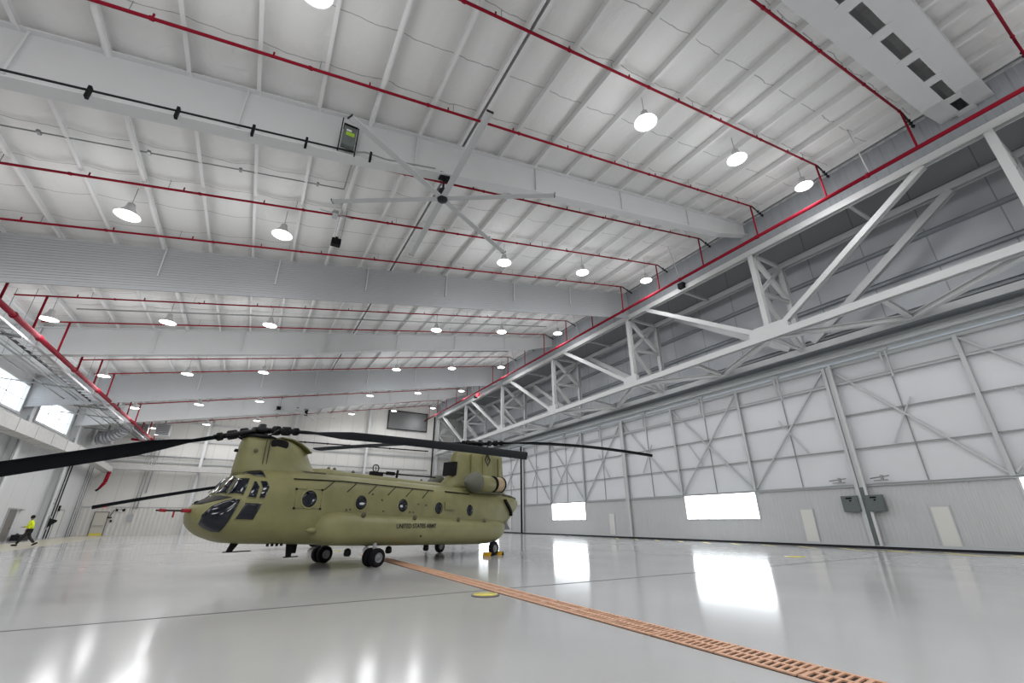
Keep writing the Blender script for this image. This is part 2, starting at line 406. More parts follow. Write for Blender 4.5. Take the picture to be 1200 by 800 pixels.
for k,y in enumerate(VY):
    t = thing('sway_frame', 'cross bracing between the door trusses at the %s post from the back wall' % ORD[len(VY)-1-k], 'bracing', (0,0,0), 0, 'cross bracing between the trusses')
    o = .0; mid = 15.7
    for nm,p,q,w in (('strut',(XF+.2,mid),(XB-.2,mid+.2),.24),('brace',(XF+.2,mid+.2),(XB-.25,18.55),.24),('brace',(XF+.2,mid-.1),(XB-.25,12.45),.28),
                     ('brace',(XF+.25,18.5),(XB-.22,mid+.4),.28),('strut',(XF+.2,12.5),(XB-.2,12.2),.2),('strut',(XF+.2,18.8),(XB-.2,18.8),.2)):
        MB().hbeam((p[0],y+o,p[1]),(q[0],y+o,q[1]), w, w, .025).build(nm, 'steel', t)
    if k < len(VY)-1:
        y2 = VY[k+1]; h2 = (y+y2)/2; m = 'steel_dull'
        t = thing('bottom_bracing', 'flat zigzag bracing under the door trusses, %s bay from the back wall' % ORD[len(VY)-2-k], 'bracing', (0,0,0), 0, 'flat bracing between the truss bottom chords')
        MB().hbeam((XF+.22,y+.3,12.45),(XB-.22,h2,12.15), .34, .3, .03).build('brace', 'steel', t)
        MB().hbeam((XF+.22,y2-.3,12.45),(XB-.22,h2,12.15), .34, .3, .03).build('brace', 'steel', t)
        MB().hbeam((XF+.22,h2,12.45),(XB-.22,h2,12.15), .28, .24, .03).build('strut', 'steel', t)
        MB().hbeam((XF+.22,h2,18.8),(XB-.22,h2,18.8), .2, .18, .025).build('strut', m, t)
for x,nm in ((XF,'front'),(XB,'rear')):
    t = thing('truss_column', 'tall white steel column holding up the far end of the %s truss' % nm, 'column', (x,74.9,0), 0, 'truss end columns')
    MB().hbeam((0,0,.03),(0,0,18.6), .5, .5, .05, up=(0,1,0)).build('shaft', 'steel', t)
    MB().box((-.4,-.35,0),(.4,.35,.04)).build('base_plate', 'grey', t)
tag(MB().tube((26.6,74.4,0),(26.6,74.4,18.9),.13,10).build('drain_pipe','darkmetal'), 'dark vertical pipe running up beside the truss end column', 'pipe')
tag(MB().box((XF-.12,19.4,18.75),(XF-.5,19.9,19.2)).build('wall_speaker','black'), 'small black box fixed to the girder face under the red main', 'speaker')

t = thing('exit_sign', 'tiny red lit exit sign hung under the far part of the girder main', 'sign', (26.6,56.5,18.55))
MB().box((-.12,-.45,0),(.12,.45,.42)).build('housing','exitred',t)
MB().box((-.2,.5,-.12),(.2,.95,.22)).build('lamp_box','black',t)
MB().bar((0,0,.42),(XF-26.6,0,.42),.05,.05).build('bracket','conduit',t)
# ------------------------------------------------------------------ hangar doors
MB().box((XD-.15,YN,11.05),(XU,YB,11.25)).build('trim_5', 'rail', kind='structure')
for i,(xx,z) in enumerate(((XD-.35,11.3),(XD-.05,11.55),(XD+.3,11.8),(XD+.65,11.95))):
    tag(MB().hbeam((xx,-6.1,z),(xx,71.5,z), .2, .24, .03).build('guide_track', 'rail'), 'grey overhead door guide track, %s counted outward from the hangar floor side' % ORD[i], 'track', 'door guide tracks')
MB().box((XD-.5,YN,11.9),(XU,YB,12.05)).build('trim_6', 'fascia', kind='structure')
tag(MB().box((XD-.22,YN,0.0),(XD+.02,YB-.3,.13)).build('door_track', 'darkmetal'), 'dark floor track strip running along the foot of the hangar doors', 'track')

def hangar_door(idx, y0, xo, md0, seal=False):
    L = 19.4; q = L/3; x = XD+xo
    t = thing('door_%d' % idx, None, None, (0,0,0), kind='structure')
    w0, w1 = q+.05, 2*q-.05                       # window opening in the middle panel
    zl, zh = 1.62, 3.36
    # corrugated lower liner with the window and the man door let in
    md1 = md0+.72
    m = MB()
    for a,b,z0,z1 in ((0,w0,.14,3.34),(w1,L,.14,3.34),(w0,w1,.14,zl)):
        c = corr(y0+a, y0+b, z0, z1, x+.02, amp=.014, per=.24); m.add(c.v, c.f)
    m.build('lower_liner', 'wains', t)
    MB().box((x+.12, y0, 3.3), (x+.2, y0+L, 10.9)).build('upper_liner', 'doorskin', t)
    MB().bar((x-.02,y0,.2),(x-.02,y0+L,.2), .1, .12).build('bottom_rail', 'rail', t)
    MB().hbeam((x-.02,y0,3.42),(x-.02,y0+L,3.42), .22, .14, .025).build('middle_rail', 'rail', t)
    for z,w in ((10.78,.2),(9.6,.14)): MB().hbeam((x-.05,y0,z),(x-.05,y0+L,z), w, w+.03, .02).build('top_rail', 'rail', t)
    for z in (7.55, 5.5): MB().bar((x-.0,y0,z),(x-.0,y0+L,z), .07, .07).build('girt', 'conduit', t)
    for k in range(4):
        y = y0+k*q; y += .09 if k == 0 else (-.09 if k == 3 else 0)
        lo = .14 if k in (0,3) else 3.45
        MB().hbeam((x-.06,y,lo),(x-.06,y,10.8), .2, .2, .025, up=(1,0,0)).build('post', 'rail', t)
    for k in range(3):
        y = y0+(k+.5)*q
        MB().bar((x+.06,y,3.5),(x+.06,y,9.6), .05, .04).build('mullion', 'conduit', t)
        g = MB().bar((x-.12,y-.12,9.3),(x-.12,y-.12,11.2), .1, .07); g.bar((x-.12,y+.14,9.75),(x-.12,y+.14,11.2), .1, .07); g.box((x-.25,y-.3,10.95),(x-.05,y+.3,11.15))
        g.build('guide_roller', 'rail', t)
    def diag(a, za, b, zb, w=.10, xx=-.04): MB().hbeam((x+xx,y0+a,za),(x+xx,y0+b,zb), w, w, .018, up=(1,0,0)).build('brace', 'rail', t)
    diag(.2,10.6,q-.1,3.6); diag(q+.1,10.6,2*q-.15,3.6,xx=-.08); diag(q+.15,3.6,2*q-.1,10.6); diag(L-.2,10.6,2*q+.1,3.6)
    diag(q*.36,5.6,q*.58,8.0,.07); diag(q*1.62,5.6,q*1.80,7.5,.07); diag(L-q*.36,5.6,L-q*.58,8.0,.07)
    # window
    f = MB(); a, b = y0+w0, y0+w1
    f.box((x-.04,a,zl-.08),(x+.06,b,zl)); f.box((x-.04,a,zl),(x+.06,a+.09,zh)); f.box((x-.04,b-.09,zl),(x+.06,b,zh))
    fr = f.build('window_frame', 'steel', t)
    g = MB()
    for k in range(1,6): g.box((x+.0,a+(b-a)*k/6-.02,zl),(x+.04,a+(b-a)*k/6+.02,zl+.24))
    g.build('mullion', 'steel', t)
    MB().box((x+.05,a+.05,zl),(x+.08,b-.05,zh)).build('window_pane', 'pane', t)
    # man door leaf
    d = MB().box((x-.05,y0+md0,.14),(x+.0,y0+md1,2.14)).build('man_door', 'mandoor', t)
    f = MB(); f.box((x-.06,y0+md0-.06,.14),(x,y0+md0,2.2)); f.box((x-.06,y0+md1,.14),(x,y0+md1+.06,2.2)); f.box((x-.06,y0+md0,2.14),(x,y0+md1,2.2)); f.build('door_frame', 'wains', t)
    # bright edge post and dark rubber
    if seal: MB().box((x-.24,y0+L-.05,.1),(x-.1,y0+L+.16,11)).build('edge_seal', 'black', t)
    MB().box((x-.3,y0+L-.36,.14),(x-.16,y0+L-.22,10.9)).build('edge_post', 'steel', t)
    return t
hangar_door(1, 13.3, 0, 3.0)
hangar_door(2, 32.75, .06, 2.15)
hangar_door(3, 52.2, 0, 3.0)
hangar_door(4, -6.15, .06, 15.75)
# dark seal between leaves 2 and 3
tag(MB().box((XD-.3,52.08,.1),(XD-.1,52.3,11.0)).build('edge_seal','black'), 'tall black rubber seal strip between two hangar door leaves, right of the helicopter tail', 'seal')
tag(MB().box((XD-.14,13.08,.2),(XD-.04,13.26,3.3)).build('edge_seal','box'), 'dark rubber seal strip on the door edge beside the two grey control cabinets', 'seal')
for ya,l in ((13.45,'left one of two grey-green control cabinets on the hangar doors'),(12.2,'right one of two grey-green control cabinets on the hangar doors')):
    t = thing('control_cabinet', l, 'cabinet', (XD-.1,ya,1.95), 0, 'door control cabinets')
    MB().box((-.18,0,0),(0,.9,.9)).build('body', 'box', t, bevel=.015)
    MB().box((-.2,.04,.04),(-.18,.86,.86)).build('door', 'box', t)
    MB().box((-.23,.3,.72),(-.2,.62,.8)).build('handle', 'black', t)
    MB().box((-.22,.36,.58),(-.2,.46,.66)).build('switch', 'black', t)
for ya,l in ((13.8,'thin grey arm bracket on the mid rail left of the door joint'),(11.6,'thin grey arm bracket on the mid rail right of the door joint')):
    m = MB(); m.tube((XD-.2,ya,3.85),(XD-.2,ya+.95,3.75),.035); m.tube((XD-.2,ya+.1,3.62),(XD-.2,ya+.8,3.62),.03); m.box((XD-.26,ya+.3,3.6),(XD-.14,ya+.42,3.9))
    tag(m.build('door_operator','conduit'), l, 'door hardware')

# ------------------------------------------------------------------ left wall: columns, ducts, services
for i,y in enumerate((26.1,38.2,50.6,62.6)):
    t = thing('steel_column', 'grey steel wall column on the left wall, %s counted from the back corner' % ORD[3-i], 'column', (XL+.31,y,0), 0, 'left wall columns')
    MB().hbeam((0,0,.03),(0,0,13.0-.1), .6, .75, .04, up=(1,0,0)).build('shaft', 'beam', t)
    MB().box((-.35,-.4,0),(.4,.4,.05)).build('base_plate', 'grey', t)
    MB().tube((.3,-.45,.1),(.3,-.45,9.6),.05).build('conduit', 'conduit', t)
def rect_duct(pts, w, hh, name, m, parent=None):
    mb = MB()
    for a,b in zip(pts,pts[1:]): mb.bar(a,b,w,hh)
    return mb
t = thing('air_duct', 'long white wrapped rectangular duct along the left wall below the high windows', 'duct', (0,0,0))
m = MB(); m.bar((-16.15,YN+1,8.1),(-16.15,67.5,8.1),1.1,.95); m.build('casing','whiteduct',t)
for k in range(14): MB().bar((-16.15,20+k*3.6,8.1),(-16.15,20.1+k*3.6,8.1),1.18,1.03).build('flange_joint','whiteduct',t)
t = thing('air_duct', 'white wrapped duct running along the back wall behind the helicopter nose', 'duct', (0,0,0))
MB().bar((-16.0,YB-1.3,8.0),(26,YB-1.3,8.0),.9,.62).build('casing','whiteduct',t)
for k in range(16): MB().bar((-14+k*2.5,YB-1.3,8.0),(-13.9+k*2.5,YB-1.3,8.0),.96,.68).build('flange_joint','whiteduct',t)
m = MB().bar((-15.9,YB-.9,7.5),(-15.9,66,7.9),.9,.62)
tag(m.build('duct_connector','whiteduct'), 'short white duct joining the left wall duct to the back wall duct', 'duct')
# foil elbow
t = thing('foil_duct', 'bulging silver foil duct elbow under the far end of the red main', 'duct', (0,0,0))
m = MB(); pts = []
for k in range(11):
    a = k/10*1.3
    pts.append(Vector((-16.5+2.7*math.sin(a), 68.5-.2*k, 10.6+2.0*(1-math.cos(a)))))
for k,(a,b) in enumerate(zip(pts,pts[1:])): m.tube(a,b,.62+(.05 if k%2 else 0),14,.62+(.05 if (k+1)%2 else 0))
m.build('casing','foil',t)
for k in (2,7): MB().tube(pts[k],(pts[k].x,pts[k].y,roof(pts[k].x)+.1),.03,6).build('hanger_rod','conduit',t)
MB().lathe([(.70,0),(.72,.06),(.70,.12)],(pts[0].x-.05,pts[0].y,pts[0].z-.1),'x',16).build('collar','grey',t)
# unit heaters
for i,(x,z,l) in enumerate(((-13.2,12.1,'boxy grey unit heater hung at the far end of the red main'),(-11.0,12.3,'foil-faced unit heater hung right of the grey one near the back wall'),(-16.3,10.9,'pale unit heater beside the last high window'))):
    t = thing('unit_heater', l, 'heater', (x,70,z), 0, 'unit heaters near the back wall')
    MB().box((-.75,-.6,-.7),(.75,.6,.7)).build('casing', ['grey','foil','whiteduct'][i], t, bevel=.04)
    m = MB()
    for k in range(7): m.box((-.65,-.66,-.6+k*.18),(.65,-.58,-.52+k*.18))
    m.build('louvre', 'conduit', t)
    m = MB(); m.tube((-.6,0,.7),(-.6,0,roof(x)-z-.0),.02,6); m.tube((.6,0,.7),(.6,0,roof(x)-z),.02,6); m.build('hanger_rod','conduit',t)
    MB().lathe([(.13,0),(.13,.9),(.1,.95)],(0,.3,.6),'z',10).build('flue','grey',t)
# crane / tray rails beside the left main
t = thing('cable_tray', 'long ladder cable tray hung just left of the left red main', 'cable tray', (0,0,0))
for x in (-12.75,-13.45): MB().bar((x,YN+1,11.2),(x,73.2,11.2),.05,.14).build('side_rail','darkmetal' if x<-13 else 'grey',t)
for k in range(60): MB().bar((-13.43,17+k*.94,11.17),(-12.77,17+k*.94,11.17),.14,.04).build('rung','grey',t)
for y in FR+[20,32.4,44.5,56.3,68]:
    for x in (-12.7,-13.5): MB().tube((x,y,11.15),(x,y,roof(x)+.02),.015,5).build('hanger_rod','conduit',t)
for i,(x,z,r) in enumerate(((-14.3,11.2,.06),(-15.2,11.2,.05),(-13.9,11.15,.03))):
    m = MB().tube((x,YN+1,z),(x,65.2,z),r,8)
    for y in (26.0,38.1,50.2,62.3): m.tube((x,y,z),(x,y,roof(x)),.012,5)
    tag(m.build('conduit_run','conduit'), ['thick grey pipe run left of the cable tray','grey pipe run nearest the left wall windows','thinnest grey pipe run beside the cable tray'][i], 'pipe')
# cross pieces from wall to tray
for i,y in enumerate((33,45,52.5,57,66)):
    tag(MB().bar((XL+.05,y,11.3),(-12.7,y,11.05),.1,.1).build('strut_channel','conduit'), 'grey strut channel from left wall to cable tray, %s counted from the back wall' % ORD[4-i], 'strut', 'struts under the left eave')
# left wall door, bin, person-height fittings
t = thing('side_door', 'tall grey-brown metal door in the left wall beside the walking person', 'door', (XL,55.5,0))
MB().box((0,0,0),(.05,1.6,2.55)).build('leaf','brown',t)
m = MB(); m.box((0,-.08,0),(.1,0,2.65)); m.box((0,1.6,0),(.1,1.68,2.65)); m.box((0,0,2.55),(.1,1.6,2.65)); m.build('frame','grey',t)
MB().tube((.05,1.42,1.05),(.12,1.42,1.05),.03).build('handle','darkmetal',t)
t = thing('door_closer_light', 'small grey wall lamp above and right of the grey-brown side door', 'lamp', (XL,57.6,2.45))
MB().box((0,0,0),(.25,.6,.14)).build('body','grey',t); MB().tube((.1,.1,0),(.1,.1,-.06),.05).build('bulb','steel',t)
t = thing('floor_toolbox', 'low dark case standing on the floor against the left wall behind the person', 'case', (XL+.5,57.4,0))
MB().box((-.3,0,0),(.3,2.2,.5)).build('body','darkmetal',t,bevel=.04); MB().box((-.28,.9,.5),(-.22,1.4,.58)).build('handle','black',t)
t = thing('wall_cabinet', 'dark fire hose bracket on the left wall column nearest the back corner', 'bracket', (XL+.1,65.3,0))
m = MB(); m.prism([(0,1.9),(.7,1.7),(.7,1.55),(0,.9)],0,.12); m.build('arm','darkmetal',t)
MB().box((0,-.1,.8),(.08,.3,2.1)).build('back_plate','grey',t)
for i,(y,z,l) in enumerate(((67.4,2.6,'small black alarm box on the left wall near the back corner'),(64.8,3.2,'black call box on the pipe up the left wall column'))):
    t = thing('alarm_box', l, 'alarm', (XL,y,z)); MB().box((0,0,0),(.14,.3,.55)).build('body','black',t); MB().box((.14,.06,.2),(.17,.24,.4)).build('lens','grey',t)
t = thing('side_door', 'pale narrow door in the left wall just before the back corner', 'door', (XL,67.6,0))
MB().box((0,0,0),(.04,1.9,2.7)).build('leaf','leftwall',t)
m = MB(); m.box((0,-.06,0),(.08,0,2.78)); m.box((0,1.9,0),(.08,1.96,2.78)); m.box((0,0,2.7),(.08,1.9,2.78)); m.build('frame','grey',t)
m = MB(); m.tube((XL+.15,66.4,0),(XL+.15,66.4,8),.06); m.tube((XL+.15,65.6,0),(XL+.15,65.6,7.6),.05)
tag(m.build('standpipe','darkmetal'), 'pair of dark vertical pipes on the left wall near the back corner', 'pipe')
m = MB(); m.tube((XL+.2,72.2,0),(XL+.2,72.2,8),.06); m.tube((XL+.2,73.0,0),(XL+.2,73.0,8),.04); m.tube((XL+.2,73.8,0),(XL+.2,73.8,8),.05)
tag(m.build('corner_pipes','conduit'), 'three grey pipes climbing the left wall in the back corner', 'pipe')
t = thing('red_hose', 'hanging red fabric tube above the back corner door', 'hose', (-15.9,73.2,0))
MB().tube((.35,0,7.3),(.25,0,6.0),.2,10).tube((.25,0,6.0),(-.15,0,5.2),.2,10,.12).build('sleeve','red',t)
MB().tube((-.15,0,5.2),(-.35,0,5.0),.12,8).build('nozzle','black',t)
MB().tube((.35,0,7.3),(.4,1.0,7.6),.03,6).build('hanger','conduit',t)

# ------------------------------------------------------------------ back wall fittings
t = thing('back_door', 'cream door with grey push bar in the back wall under the exit sign', 'door', (-16.0,YB-.14,0))
MB().box((0,-.05,0),(1.25,0,2.6)).build('leaf','mandoor2',t)
m = MB(); m.box((-.09,-.07,0),(0,0,2.7)); m.box((1.25,-.07,0),(1.34,0,2.7)); m.box((0,-.07,2.6),(1.25,0,2.7)); m.build('frame','brown',t)
MB().box((.1,-.14,1.05),(1.15,-.05,1.14)).build('push_bar','grey',t)
MB().box((0,-.06,0),(1.25,-.05,.25)).build('kick_plate','yellow',t)
t = thing('exit_sign', 'small red lit exit sign above the back door', 'sign', (-15.45,YB-.2,3.2))
MB().box((-.3,0,0),(.3,.1,.3)).build('housing','exitred',t)
cu = bpy.data.curves.new('sign_letters','FONT'); cu.body = 'EXIT'; cu.size = .26; cu.align_x = 'CENTER'; cu.extrude = .004
tmp = bpy.data.objects.new('tmp',cu); me = bpy.data.meshes.new_from_object(tmp); bpy.data.objects.remove(tmp)
o = bpy.data.objects.new('letters',me); C.objects.link(o); o.parent = t; o.location = (0,-.01,.06); o.rotation_euler = (PI/2,0,0); me.materials.append(M['vest_strip'])
t = thing('emergency_light', 'black and white twin-head emergency light right of the back door', 'lamp', (-13.7,YB-.2,2.75))
MB().box((-.45,0,0),(.45,.12,.22)).build('body','black',t); MB().box((-.2,-.03,-.02),(.2,0,.14)).build('panel','vest_strip',t)
for s in (-1,1): MB().lathe([(.04,0),(.11,.08),(.11,.1)],(s*.38,-.12,.2),'y',10).build('lamp_head','black',t)
m = MB(); m.tube((-14.3,YB-.2,2.9),(-14.5,YB-.2,2.2),.04); m.box((-14.75,YB-.25,1.95),(-14.3,YB-.12,2.1)); m.box((-14.4,YB-.25,1.5),(-14.2,YB-.12,1.75))
tag(m.build('call_station','darkmetal'), 'dark bent pipe with small boxes on the back wall right of the door', 'fitting')
m = MB()
for dx in (0,.35,.8): m.tube((-12.5+dx,YB-.25,3.0 if dx<.5 else 5),(-12.3+dx,YB-.25,12),.06)
m.box((-12.75,YB-.3,1.6),(-12.25,YB-.12,2.4)); m.tube((-12.5,YB-.25,3.2),(-12.5,YB-.25,2.3),.04)
tag(m.build('conduit_riser','grey'), 'bundle of three conduits up the back wall ending in a small box', 'pipe')
t = thing('wall_louvre', 'large grey rectangular panel high on the back wall beside the truss end', 'panel', (18.4,YB-.32,16.2))
MB().box((0,0,0),(7.1,.3,3.3)).build('panel','louvre',t)
m = MB()
for a,b in (((0,-.08,0),(.15,0,3.3)),((6.95,-.08,0),(7.1,0,3.3)),((0,-.08,0),(7.1,0,.14)),((0,-.08,3.16),(7.1,0,3.3))): m.box(a,b)
m.build('frame','darkmetal',t)
for i,(z,x0) in enumerate(((12.9,-6),(9.6,-15))):
    m = MB().tube((x0,YB-.45,z),(26,YB-.45,z),.1,8)
    for k in range(8): m.lathe([(.14,0),(.16,.1),(.14,.2)],(x0+2+k*3.3,YB-.45,z),'x',8)
    tag(m.build('back_pipe','darkmetal' if i == 0 else 'grey'), ['dark pipe with couplings along the back wall behind the front rotor blade','grey pipe with couplings just above the back wall duct'][i], 'pipe')

# ------------------------------------------------------------------ sprinkler pipes
def couplings(t, pts, r, ax='x', m='red'):
    for p in pts: MB().lathe([(r,-.09),(r*1.3,-.07),(r*1.3,.07),(r,.09)],p,ax,10).build('coupling',m,t)
t = thing('sprinkler_main', 'thick red sprinkler main along the girder face on the door side', 'pipe', (0,0,0), 0, 'red sprinkler mains')
MB().tube((25,YN+.5,18.2),(25,75.2,18.2),.105,12).build('pipe','red',t)
couplings(t, [(25,y,18.2) for y in (6,12.1,18.2,24.3,34,46,58,70)], .105, 'y')
for y in (5.9,18.2,30.4,42.5,54.6,66.7): MB().tube((25,y,18.2),(24.3,y,roof(24.3)+.1),.028,6).build('hanger_rod','steel',t)
t = thing('sprinkler_main', 'thick red sprinkler main running above the left wall ducts', 'pipe', (0,0,0), 0, 'red sprinkler mains')
MB().tube((-12.2,YN+.5,11.32),(-12.2,74.2,11.32),.14,12).build('pipe','red',t)
MB().tube((-14.6,73.6,11.42),(-12.2,74.1,11.32),.14,10).build('elbow_pipe','red',t)
couplings(t, [(-12.2,y,11.32) for y in (30,33.5,40,46,53,60)], .14, 'y')
YP = [3.9+4.065*k for k in range(-1, 18)]
for i,y in enumerate(YP):
    d = .42; X0, X1 = -13.5, 25.2
    near = len(YP)-1-i
    t = thing('sprinkler_branch', 'thin red sprinkler branch pipe under the roof, %s from the back wall' % ORD[near], 'pipe', (0,0,0), 0, 'red sprinkler branch pipes')
    MB().tube((X0,y,roof(X0)-d),(X1,y,roof(X1)-d),.052,8).build('pipe','red',t)
    MB().tube((25,y,18.2),(25.0,y,roof(25)-d),.05,8).build('riser','red',t)
    MB().tube((-12.2,y,11.32),(-12.2,y,roof(-12.2)-d),.06,8).build('riser','red',t)
    m = MB().tube((X1,y,roof(X1)-d),(X1+1.1,y,roof(X1)-d-.35),.045,8)
    for k in range(3): m.lathe([(.045,0),(.09,.03),(.09,.06),(.045,.09)],(X1+.55+k*.2,y,roof(X1)-d-.17-k*.07),'x',8)
    m.build('end_fitting','darkmetal',t)
    if y < 34:
        for k in range(9):
            x = -9.5+k*4.1+(y*3 % 1.7)
            MB().lathe([(.05,-.07),(.07,-.05),(.07,.05),(.05,.07)],(x,y,roof(x)-d),'x',8).build('coupling','red',t)
        for k in range(12):
            x = -11+k*3.0; MB().tube((x,y,roof(x)-d),(x,y,roof(x)-d+.2),.03,6).build('sprinkler_head','red',t)
    for k in range(8):
        x = -10.4+k*4.875; MB().tube((x,y+.02,roof(x)-d),(x,y+.02,roof(x)+.05),.012,5).build('hanger_rod','conduit',t)
# conduit on the near beam, with dark clamps, and thin lines under the roof
t = thing('beam_conduit', 'dark conduit clamped along the bottom of the nearest roof beam', 'pipe', (0,0,0))
def zb(x): return roof(x)-.19-depth(x)+.1
pts = [(x,13.72,zb(x)+.12) for x in (-16,-12,-6,1)]
MB().path(pts,.035).build('pipe','darkmetal',t)
MB().path([(1,13.72,zb(1)+.12),(1.4,13.7,zb(1)+.3),(2.2,13.7,zb(2)+.1),(4.2,13.72,zb(4.2)+.1)],.03).build('cable','conduit',t)
for x in (-9,-6.2,-4.2,-2.2,-.6,1.6):
    MB().box((x-.04,13.6,zb(x)-.22),(x+.04,13.74,zb(x)+.2)).build('clamp','black',t)
t = thing('roof_conduit', 'thin grey conduit crossing under the roof just beyond the nearest beam', 'pipe', (0,0,0))
MB().path([(x,18.3,roof(x)-.18) for x in (-16,1.2)],.03).build('pipe','conduit',t)
MB().path([(1.2,18.3,roof(1.2)-.18),(1.2,14.4,roof(1.2)-.3)],.03).build('drop','conduit',t)
for k in range(5): MB().box((-12+k*3,18.2,roof(-12+k*3)-.22),(-11.9+k*3,18.4,roof(-12+k*3)-.12)).build('clip','conduit',t)
for i,(y,x0,x1) in enumerate(((34.4,-11.5,24),(42.7,-11.5,24),(68.5,-8,22),(56.0,-11,24))):
    m = MB().tube((x0,y,roof(x0)-.3),(x1,y,roof(x1)-.3),.05,6)
    tag(m.build('roof_cable','darkmetal' if y > 60 else 'conduit'), 'thin cable line under the roof, %s' % ['just beyond the first draft curtain','just beyond the middle smooth beam','closest to the back wall','between the far draft curtain and the last beam'][i], 'cable')

# ------------------------------------------------------------------ high-bay lamps
LX = [-12.1,-6.7,-1.0,5.3,11.5,18.0,24.6]; LY = [-15.7,-3.5,8.7,21.0,33.3,45.6,58.0,70.2]
proto = None
def make_lamp():
    t = thing('high_bay_lamp', 'lit high-bay lamp hanging from the roof', 'lamp', (0,0,0), 0, 'high-bay lamps')
    MB().lathe([(.05,.62),(.12,.6),(.16,.38),(.2,.3),(.34,.08),(.42,0),(.40,0),(.3,.07),(.1,.1)],(0,0,0),'z',20).build('reflector','steel',t)
    MB().lathe([(.01,-.05),(.24,-.035),(.37,.0),(.37,.02),(.01,.03)],(0,0,0),'z',20).build('lens','lens',t)
    MB().tube((0,0,.6),(0,0,1.46),.012,5).build('hanger_rod','conduit',t)
    return t
LAMP_POWER = 480
for j,y in enumerate(LY):
    for i,x in enumerate(LX):
        if (i == 3 and j in (2,3,4,5,6,7)): continue
        z = 14.75+.19*x
        lab = 'lit high-bay lamp, %s from the left in the %s row from the back wall' % (ORD[i if i < 3 or j < 2 else i-1], ORD[len(LY)-1-j])
        if proto is None: proto = make_lamp(); proto.location = (x,y,z); proto.scale = (1.15,1.15,1); proto['label'] = lab
        else: dup(proto,(x,y,z),lab)
        ld = bpy.data.lights.new('lamp_light','SPOT'); ld.spot_size = math.radians(168); ld.spot_blend = .35; ld.energy = LAMP_POWER; ld.shadow_soft_size = 1.35; ld.color = (.985,.99,1)
        lo = bpy.data.objects.new('lamp_light',ld); C.objects.link(lo); lo.location = (x,y,z-.25)
        lp = bpy.data.lights.new('lamp_spill','POINT'); lp.energy = 135; lp.shadow_soft_size = .9; lp.color = (.985,.99,1)
        lo = bpy.data.objects.new('lamp_spill',lp); C.objects.link(lo); lo.location = (x,y,z-.95)

# ------------------------------------------------------------------ fans
def fan(loc, label, R, ang0, ztop, big=True):
    t = thing('ceiling_fan', label, 'fan', loc, 0, 'large ceiling fans')
    MB().lathe([(.05,-.1),(.2,-.1),(.22,-.02),(.22,.06),(.12,.1)],(0,0,0),'z',18).build('hub','darkmetal',t)
    MB().lathe([(.1,.1),(.2,.16),(.2,.42),(.1,.48),(.05,.5)],(0,0,0),'z',16).build('motor','darkmetal',t)
    MB().tube((0,0,.45),(0,0,ztop),.05,8).build('down_rod','darkmetal',t)
    MB().box((-.22,-.14,ztop-.02),(.22,.14,ztop+.22)).build('mount_bracket','black',t)
    for k in range(6):
        a = math.radians(ang0+60*k); c, s = math.cos(a), math.sin(a)
        w = .12; m = MB()
        prof = [(-w,-.018),(0,-.03),(w,-.018),(w,.012),(0,.03),(-w,.012)]
        m.sweep(prof,(c*.2,s*.2,0),(c*R,s*R,.02)); b = m.build('blade','fan',t)
        MB().sweep([(-w*1.05,-.03),(w*1.05,-.03),(w*1.05,.05),(-w*1.05,.05)],(c*R,s*R,.02),(c*(R+.03),s*(R+.03),.02)).build('blade_tip','darkmetal',b)
    return t
fan((4.7,14.0,14.0), 'huge six-blade ceiling fan hanging from the nearest roof beam', 4.68, 28, zb(4.7)-14.12)
fan((4.5,62.4,14.5), 'distant six-blade ceiling fan high above the helicopter body', 3.7, 10, zb(4.5)-14.62)
t = thing('fan_controller', 'grey controller box with green sticker fixed on the nearest roof beam', 'control box', (.5,13.6,14.42))
MB().box((0,-.12,0),(.46,.1,.9)).build('box','box',t)
MB().box((.1,-.13,.45),(.4,-.12,.62)).build('sticker','label_green',t); MB().box((.1,-.13,.66),(.28,-.12,.74)).build('sticker','vest_strip',t)
for x in (-.07,.53): MB().bar((x,.12,-.2),(x,.12,1.45),.05,.04).build('strut','black',t)
MB().box((-.02,-.15,.9),(.48,.1,.97)).build('top_cap','black',t)
t = thing('hanging_camera', 'small black box hung on two wires between the fan and the ribbed curtain', 'camera', (1.4,20.2,14.5))
MB().box((-.22,-.15,-.2),(.22,.15,.15)).build('body','black',t); MB().box((-.07,-.07,.15),(.07,.07,.28)).build('bracket','darkmetal',t)
for x in (-.12,.18): MB().tube((x,0,.15),(x+.1,0,roof(1.4)-14.45),.014,5).build('wire','conduit',t)
t = thing('hanging_camera', 'small dark device hung far back over the helicopter, near the distant fan', 'camera', (1.2,62.0,14.9))
MB().box((-.25,-.15,-.2),(.25,.15,.2)).build('body','black',t)
for x in (-.12,.12): MB().tube((x,0,.2),(x,0,roof(1.2)-14.9),.02,5).build('wire','conduit',t)
m = MB(); m.box((1.0,19.8,roof(1)-.55),(1.25,20.3,roof(1)-.35)); m.tube((.4,20,roof(1)-.45),(2.0,20,roof(1)-.45),.03)
tag(m.build('junction_bracket','grey'), 'small grey junction bracket under the roof left of the big fan', 'bracket')

